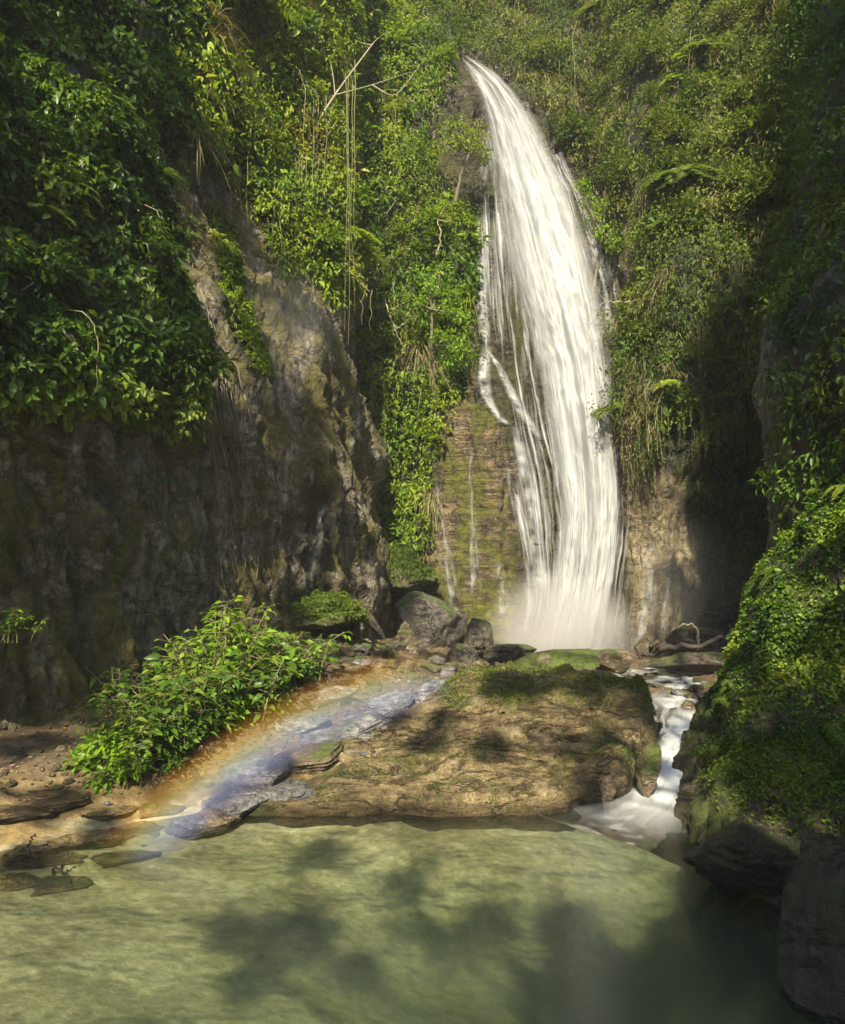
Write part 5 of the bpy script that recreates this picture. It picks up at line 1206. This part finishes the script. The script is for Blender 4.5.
# long bare hanging vines in the sunny gap, each a thing
for i, (a, y0, y1, d) in enumerate([(240, 150, 250, 12.8), (246, 145, 270, 12.8), (268, 180, 262, 13.2), (274, 185, 285, 13.1), (281, 190, 270, 13.1), (345, 75, 330, 13.7), (349, 78, 345, 13.7), (352, 80, 310, 13.7), (325, 95, 210, 13.9), (362, 285, 325, 14.1), (370, 290, 330, 14.1), (355, 60, 240, 13.6),
                                    (395, 100, 180, 16.3), (575, 20, 110, 18.6), (560, 30, 100, 18.8), (690, 30, 80, 15), (693, 45, 75, 15), (230, 200, 330, 12.6)]):
    pts = [P(a + RNG.normal() * 1.2, y0 + (y1 - y0) * t, d) for t in np.linspace(0, 1, 6)]
    branch('hanging_vine', [pts], .009, 'vine' if i != 3 else 'vine', 'thin bare vine hanging straight down in front of the cliff', 'vine')['group'] = 'bare vines hanging straight down'
# pale roots running down the ridge of the left cliff
for i in range(20):
    s = RNG.random(); x0, y0 = 188 + 30 * s + RNG.normal() * 4, 280 + 60 * RNG.random(); x1, y1 = 222 + 52 * s + RNG.normal() * 5, RNG.uniform(470, 618)
    pts = []
    for t in np.linspace(0, 1, 9):
        x = x0 + (x1 - x0) * t ** .8 + RNG.normal() * 2.0; y = y0 + (y1 - y0) * t
        h = hit(x, y, 'L')
        if h: pts.append(np.array(h[0]) + np.array([.5, -.86, 0]) * (.0 + .035 * RNG.random()))
    if len(pts) > 4:
        o = branch('hanging_root', [pts], RNG.uniform(.006, .019), 'root', 'pale root running down the ridge of the left cliff', 'root'); o['group'] = 'pale roots on the left cliff'
# ------------------------------------------------------------------ unseen trees behind the viewpoint, crowns shaped to cast shade into the gorge
def back_to_sun(p, y):
    t = (p[1] - y) / LDIR[1]
    return p - LDIR * t
SHADE = [  # where the shade falls: pixel, depth or None for the pool, width of the shade in pixels, leaf density
    # left cliff below the ledge and the path at its foot
    (20, 470, 8.2, 60, .5), (20, 590, 8.2, 60, .35), (110, 480, 9.0, 60, .35), (110, 590, 9.2, 50, .3), (190, 500, 10.5, 45, .5), (190, 595, 10.8, 42, .5), (250, 470, 11.8, 34, .3), (262, 570, 12, 34, .3),
    (310, 460, 13, 40, .75), (330, 540, 13.5, 40, .75), (345, 420, 14.2, 36, .7), (285, 370, 13, 40, .7), (352, 590, 14.4, 28, .9), (300, 570, 13, 30, .8), (250, 265, 13, 34, 1), (222, 225, 12.8, 26, .9), (275, 310, 13.6, 40, .9),
    (30, 690, 8.8, 60, 1), (100, 690, 9.2, 45, .9), (140, 640, 10, 40, 1), (30, 745, 7.8, 40, .9), (110, 745, 8, 36, .8), (115, 735, 8.3, 25, .6),
    # upper left corner
    (60, 60, 9, 55, .6), (110, 40, 9.5, 45, .8), (20, 150, 8.3, 40, .4), (90, 190, 9, 34, .3), (30, 280, 8, 36, .4), (110, 300, 9, 30, .25), (60, 370, 8, 30, .3),
    # recess and wall on the right
    (735, 430, 15, 55, 1), (745, 520, 15.6, 60, 1), (735, 600, 15.6, 60, 1), (700, 520, 15.3, 35, .8), (690, 600, 15.2, 38, .8), (700, 410, 14.5, 35, .8), (720, 655, 13.5, 50, .9), (665, 640, 14.6, 25, .6),
    (775, 340, 13.4, 38, 1), (785, 240, 13, 35, .9), (790, 130, 13, 35, .8), (800, 40, 13, 45, .9), (830, 60, 9.4, 60, 1), (830, 200, 9.4, 60, 1), (820, 320, 9, 55, 1), (825, 420, 8.8, 50, 1), (785, 470, 12, 40, 1), (750, 60, 15, 35, .4),
    # leafy bank
    (842, 560, 7.3, 45, .9), (842, 640, 6.9, 50, .95), (842, 730, 6.3, 55, .9), (800, 800, 5.8, 70, .85), (750, 805, 6.4, 36, .7), (770, 860, 5.4, 60, 1), (830, 900, 4.2, 80, 1), (830, 980, 4, 70, 1),
    (815, 665, 7.1, 30, .7), (785, 755, 6.5, 36, .6), (822, 590, 7.5, 26, .5), (760, 800, 6.2, 45, .8), (845, 505, 8, 35, .7), (720, 830, 6, 40, .8),
    # pool
    (690, 880, None, 40, .9), (730, 900, None, 40, .9), (640, 950, None, 60, .9), (600, 1030, None, 60, .9), (330, 935, None, 24, .5),
    (600, 985, None, 75, .9), (700, 960, None, 85, 1), (650, 905, None, 60, .75), (760, 930, None, 60, 1), (560, 930, None, 35, .4), (770, 1010, None, 60, 1), (520, 1015, None, 45, .5), (700, 1030, None, 80, 1),
    (235, 925, None, 46, 1.2), (195, 905, None, 34, 1), (280, 910, None, 36, .9), (310, 845, None, 30, .7), (400, 870, None, 45, .35), (480, 890, None, 50, .55), (560, 880, None, 50, .6), (420, 900, None, 36, .4), 
    # boulder, rubble and shore
    (530, 682, 10, 45, 1), (590, 682, 10, 45, 1), (640, 705, 9.2, 36, .8), (610, 730, 8.4, 30, .5), (500, 688, 9.7, 30, .6), (630, 690, 9.5, 45, .6), (440, 735, 8.6, 34, .8), (500, 742, 8.1, 30, .6), (560, 740, 8.1, 30, .4), (655, 740, 8, 28, .7), (600, 775, 7.5, 30, .5), (280, 765, 7.9, 24, .7), (400, 730, 9.2, 25, .6), (230, 800, 7.4, 30, .6),
    (470, 625, 13.5, 30, .75), (415, 600, 14.8, 30, .7), (440, 655, 13, 26, .6), (385, 660, 12.6, 30, .6), (330, 665, 11.8, 30, .6), (500, 665, 12.8, 28, .6), (560, 640, 14, 22, .0), (300, 640, 12.6, 22, .5),
    (50, 800, 6.9, 28, .65), (110, 815, 6.8, 26, .6), (20, 850, 6, 24, .5), (170, 790, 7.4, 24, .6),
]
clumps = []
for px, py, d, r, dens in SHADE:
    if dens <= 0: continue
    p = P0(px, py) if d is None else P(px, py, d)
    dd = p[1]
    y = RNG.uniform(-9.5, -4.5)
    clumps.append((back_to_sun(p, y), r / F_PX * dd, dens))  # crown clump set up-sun of each spot that should lie in shade
trunks = [W(-11.5, -8, 0), W(-8.4, -7.2, .8), W(.7, -8.4, .8), W(2.2, -7.0, .7), W(4.9, -8.0, .8)]
homes = [[] for _ in trunks]
for c, r, dn in clumps: homes[int(np.argmin([abs(c[0] - t[0]) for t in trunks]))].append((c, r, dn))
tree_words = ['tall leafy tree at the left end of the forest edge behind the viewpoint', 'tall tree second from the left at the forest edge behind the viewpoint', 'tall tree in the middle of the forest edge behind the viewpoint',
              'tall tree second from the right at the forest edge behind the viewpoint', 'tall leafy tree at the right end of the forest edge behind the viewpoint']
M['leaf_canopy'] = leaf_mat('canopy_leaf', [(0.05, (0.03, 0.06, 0.01)), (1, (0.10, 0.16, 0.02))], trans=.25)
for t0, hm, wd in zip(trunks, homes, tree_words):
    if not hm: continue
    r = empty('forest_tree', t0); tag(r, wd, 'tree', 'forest trees behind the viewpoint')
    H = max(c[2] for c, _, _ in hm) - t0[2] + 1
    st, sp = Soup(), Soup()
    tr = np.array([[0, 0, -.5], [.2, .1, H * .3], [-.15, -.1, H * .65], [0, .1, H]])
    cpath = cr(tr, 24, 0); v, f = tube(cpath, np.linspace(.32, .05, 24), 9); st.add(v, f)
    for c, rad, dn in hm:
        c = c - t0
        a = cpath[np.argmin(np.abs(cpath[:, 2] - (c[2] - .45 * np.hypot(c[0], c[1]))))]
        v, f = tube(cr(np.array([a, (a * .5 + c * .5) + [0, 0, .2], c]), 9, 0), np.linspace(.09, .015, 9), 6); st.add(v, f)
        for j in range(5):
            e = c + norm(RNG.normal(size=3)) * rad * .8; v, f = tube(np.array([c, (c + e) / 2 + RNG.normal(size=3) * .05, e]), [.02, .012, .005], 4); st.add(v, f)
        n = int(min(2600, max(60, 190 * dn * 2.2 * rad * rad / .35)))
        sub = max(3, int(7 * rad)); cc = c + norm(RNG.normal(size=(sub, 3))) * rad * RNG.uniform(.2, .85, (sub, 1))
        b = cc[RNG.integers(0, sub, n)] + norm(RNG.normal(size=(n, 3))) * rad * .5 * RNG.random((n, 1)) ** .5
        ll = .19 * RNG.uniform(.6, 1.3, n)
        add_leaves(sp, b, RNG.normal(size=(n, 3)) - UP * .3, UP + RNG.normal(size=(n, 3)) * .6 + LDIR * -.4, ll, ll * .45, RNG.random(n))
    link('trunk', st.mesh('trunk', M['bark']), r); link('crown', sp.mesh('crown', M['leaf_canopy']), r)

# ------------------------------------------------------------------ leaf litter and pebbles on the bank
def litter(name, poly, n, size, mat, label, cat, flat=.2, depth=(4.5, 14.5)):
    got = []
    while sum(len(a) for a in got) < n:
        x, y = RNG.uniform(-6, 4, 4000), RNG.uniform(*depth, 4000); z = ground_z(x, y); p = np.stack([x, y, z], -1)
        a, b = project(p); got.append(p[inpoly(a, b, poly)])
    p = np.concatenate(got)[:n]
    sp = Soup(); d = RNG.normal(size=(n, 3)) * [1, 1, .15]; L = size * RNG.uniform(.5, 1.3, n)
    add_leaves(sp, p + UP * .012, d, UP + RNG.normal(size=(n, 3)) * flat, L, L * .5, RNG.random(n))
    tag(link(name, sp.mesh(name, mat)), label, cat, kind='stuff')
M['litter'] = leaf_mat('fallen_leaf', [(0.05, (0.05, 0.03, 0.015)), (0.5, (0.14, 0.085, 0.035)), (1, (0.26, 0.18, 0.08))], trans=.1, rough=.7)
litter('leaf_litter', [(-20, 660), (260, 630), (400, 640), (470, 690), (300, 740), (200, 780), (120, 800), (-20, 810)], 2600, .06, M['litter'], 'brown fallen leaves scattered over the left bank', 'leaf litter')
def pebbles(name, poly, n, smin, smax, mat, label, depth=(4.5, 14.5)):
    v0, f0 = ico(2); got = []
    while sum(len(a) for a in got) < n:
        x, y = RNG.uniform(-6, 4, 4000), RNG.uniform(*depth, 4000); z = ground_z(x, y); p = np.stack([x, y, z], -1)
        a, b = project(p); got.append(p[inpoly(a, b, poly)])
    p = np.concatenate(got)[:n]; s = smin * (smax / smin) ** (RNG.random(n) ** 2)
    sc = np.stack([s * RNG.uniform(.8, 1.5, n), s * RNG.uniform(.7, 1.1, n), s * RNG.uniform(.4, .8, n)], -1)
    v = v0[None] * sc[:, None] * (1 + .25 * perlin(v0[None] * 1.3 + np.arange(n)[:, None, None] * 7.7))[..., None]
    th = RNG.uniform(0, 6.28, n); c, q = np.cos(th)[:, None], np.sin(th)[:, None]
    v = np.stack([v[..., 0] * c - v[..., 1] * q, v[..., 0] * q + v[..., 1] * c, v[..., 2]], -1) + p[:, None] + [0, 0, .005]
    f = (f0[None] + (np.arange(n) * len(v0))[:, None, None]).reshape(-1, 3)
    tag(link(name, new_mesh(name, v.reshape(-1, 3), f, mat)), label, 'gravel', kind='stuff')
pebbles('gravel', [(230, 640), (400, 635), (540, 655), (480, 700), (380, 715), (240, 790), (-20, 800), (-20, 760), (200, 720)], 2600, .015, .07, M['brown_rock'], 'brown gravel over the rubble slope and the left bank')

# ------------------------------------------------------------------ spray, rainbow and air
def ball(name, sub=3): v, f = ico(sub); return new_mesh(name, v, f)
def mist_material(name, dens, col=(1, 1, 1), nscale=1.2):
    t = NT(name); tc = t.n('ShaderNodeTexCoord'); ln = t.n('ShaderNodeVectorMath', operation='LENGTH'); t.l(tc.outputs['Object'], ln.inputs[0])
    fall_ = t.ramp(ln.outputs['Value'], [(0.0, 1.0), (0.45, .5), (0.95, 0.0)], 'EASE')
    nz = t.ramp(t.noise(tc.outputs['Object'], nscale, 4, .55), [(.3, .35), (.7, 1.3)])
    v = t.n('ShaderNodeVolumePrincipled'); v.inputs['Color'].default_value = (*col, 1); v.inputs['Anisotropy'].default_value = 0.0
    t.l(t.math('MULTIPLY', t.math('MULTIPLY', fall_, nz), dens), v.inputs['Density']); t.l(v.outputs[0], t.out.inputs[1]); return t.m
for px, py, d, sc, dn, lb in [(560, 632, 15.0, (1.9, .9, 1.6), 2.2, 'white spray rising from the foot of the waterfall'), (690, 590, 14.6, (1.6, .9, 1.9), .16, 'faint mist drifting in the shaded recess right of the waterfall'),
                              (285, 330, 11.9, (1.1, .9, 1.7), .13, 'patch of sunlit mist in front of the left cliff')]:  # the left-cliff ball is added to imitate the glow of a light shaft
    me = ball('mist'); me.materials.append(mist_material('spray', dn)); o = link('mist', me, loc=P(px, py, d)); o.scale = sc
    tag(o, lb, 'mist', kind='stuff')
def rainbow():
    lx = norm(np.cross(LDIR, UP)); ly = np.cross(LDIR, lx); T = 5.6; cen_ = CAM + LDIR * T
    def polar(px, py):
        r = norm(ray(px, py)); p = r * T / (r @ LDIR); a, b = p @ lx, p @ ly
        return math.hypot(a, b), math.atan2(b, a)
    r0 = polar(262, 784)[0] ; r1 = polar(219, 739)[0]
    a0, a1 = polar(110, 870)[1], polar(462, 684)[1]
    rr = np.array([r0, r1]); th = np.linspace(a0, a1, 40); V = []
    for zz_ in (-.16, .16):
        for r in np.linspace(r0, r1, 6): V.append(np.stack([r * np.cos(th), r * np.sin(th), np.full(40, zz_)], -1))
    V = np.array(V).reshape(2, 6, 40, 3)
    idx = np.arange(480).reshape(2, 6, 40); F = []
    def q(a): F.extend(np.stack([a[:-1, :-1], a[:-1, 1:], a[1:, 1:], a[1:, :-1]], -1).reshape(-1, 4))
    q(idx[0]); q(idx[1][::-1]); q(np.stack([idx[1, 0], idx[0, 0]])); q(np.stack([idx[0, -1], idx[1, -1]])); q(np.stack([idx[0, :, 0], idx[1, :, 0]])); q(np.stack([idx[1, :, -1], idx[0, :, -1]]))
    t = NT('rainbow_spray'); tc = t.n('ShaderNodeTexCoord'); sp = t.n('ShaderNodeSeparateXYZ'); t.l(tc.outputs['Object'], sp.inputs[0])
    rad = t.math('SQRT', t.math('ADD', t.math('POWER', sp.outputs[0], 2.0), t.math('POWER', sp.outputs[1], 2.0)))
    f = t.math('DIVIDE', t.math('SUBTRACT', rad, float(r0)), float(r1 - r0))
    ang = t.n('ShaderNodeMath', operation='ARCTAN2'); t.l(sp.outputs[1], ang.inputs[0]); t.l(sp.outputs[0], ang.inputs[1])
    g = t.math('DIVIDE', t.math('SUBTRACT', ang.outputs[0], float(a0)), float(a1 - a0))
    col = t.ramp(f, [(0.05, (.44, .36, .85)), (.28, (.42, .53, 1)), (.46, (.7, .84, .95)), (.6, (.82, .86, .45)), (.74, (.95, .62, .1)), (.9, (.85, .32, .04))])  # rainbow light is put in as colour bands across the mist volume
    pr = t.ramp(f, [(0, 0), (.25, 1), (.8, .9), (1, 0)], 'EASE'); ap = t.ramp(g, [(0, 0), (.16, 1), (.8, .9), (1, 0)], 'EASE')
    v = t.n('ShaderNodeVolumePrincipled'); t.l(col, v.inputs['Color']); t.l(t.math('MULTIPLY', t.math('MULTIPLY', pr, ap), 0.95), v.inputs['Density']); t.l(v.outputs[0], t.out.inputs[1])
    o = link('rainbow_mist', new_mesh('rainbow_mist', V.reshape(-1, 3), np.array(F), t.m, smooth=False))
    R = Matrix((lx, ly, LDIR)).transposed().to_4x4(); R.translation = Vector(cen_); o.matrix_world = R
    tag(o, 'short band of rainbow in the spray over the rocks between the thicket and the big boulder', 'rainbow', kind='stuff')
rainbow()
def haze(density):
    t = NT('gorge_air'); v = t.n('ShaderNodeVolumePrincipled'); v.inputs['Color'].default_value = (.9, .93, 1, 1); v.inputs['Density'].default_value = density; t.l(v.outputs[0], t.out.inputs[1])
    z0 = min(o.matrix_world.translation.z for o in C.objects) ; x = 66
    top = 0
    for o in C.objects:
        if o.type == 'MESH' and not o.parent: top = max(top, max((c[2] + o.location.z) for c in o.bound_box))
    v_ = [(a, b, c) for c in (-7, top + 8) for a, b in ((-x, -x), (x, -x), (x, x + 6), (-x, x + 6))]
    f_ = np.array([(3, 2, 1, 0), (4, 5, 6, 7), (0, 1, 5, 4), (1, 2, 6, 5), (2, 3, 7, 6), (3, 0, 4, 7)])
    tag(link('haze', new_mesh('haze', v_, f_, t.m, smooth=False)), 'thin humid haze filling the gorge', 'haze', kind='stuff')
haze(0.0011)
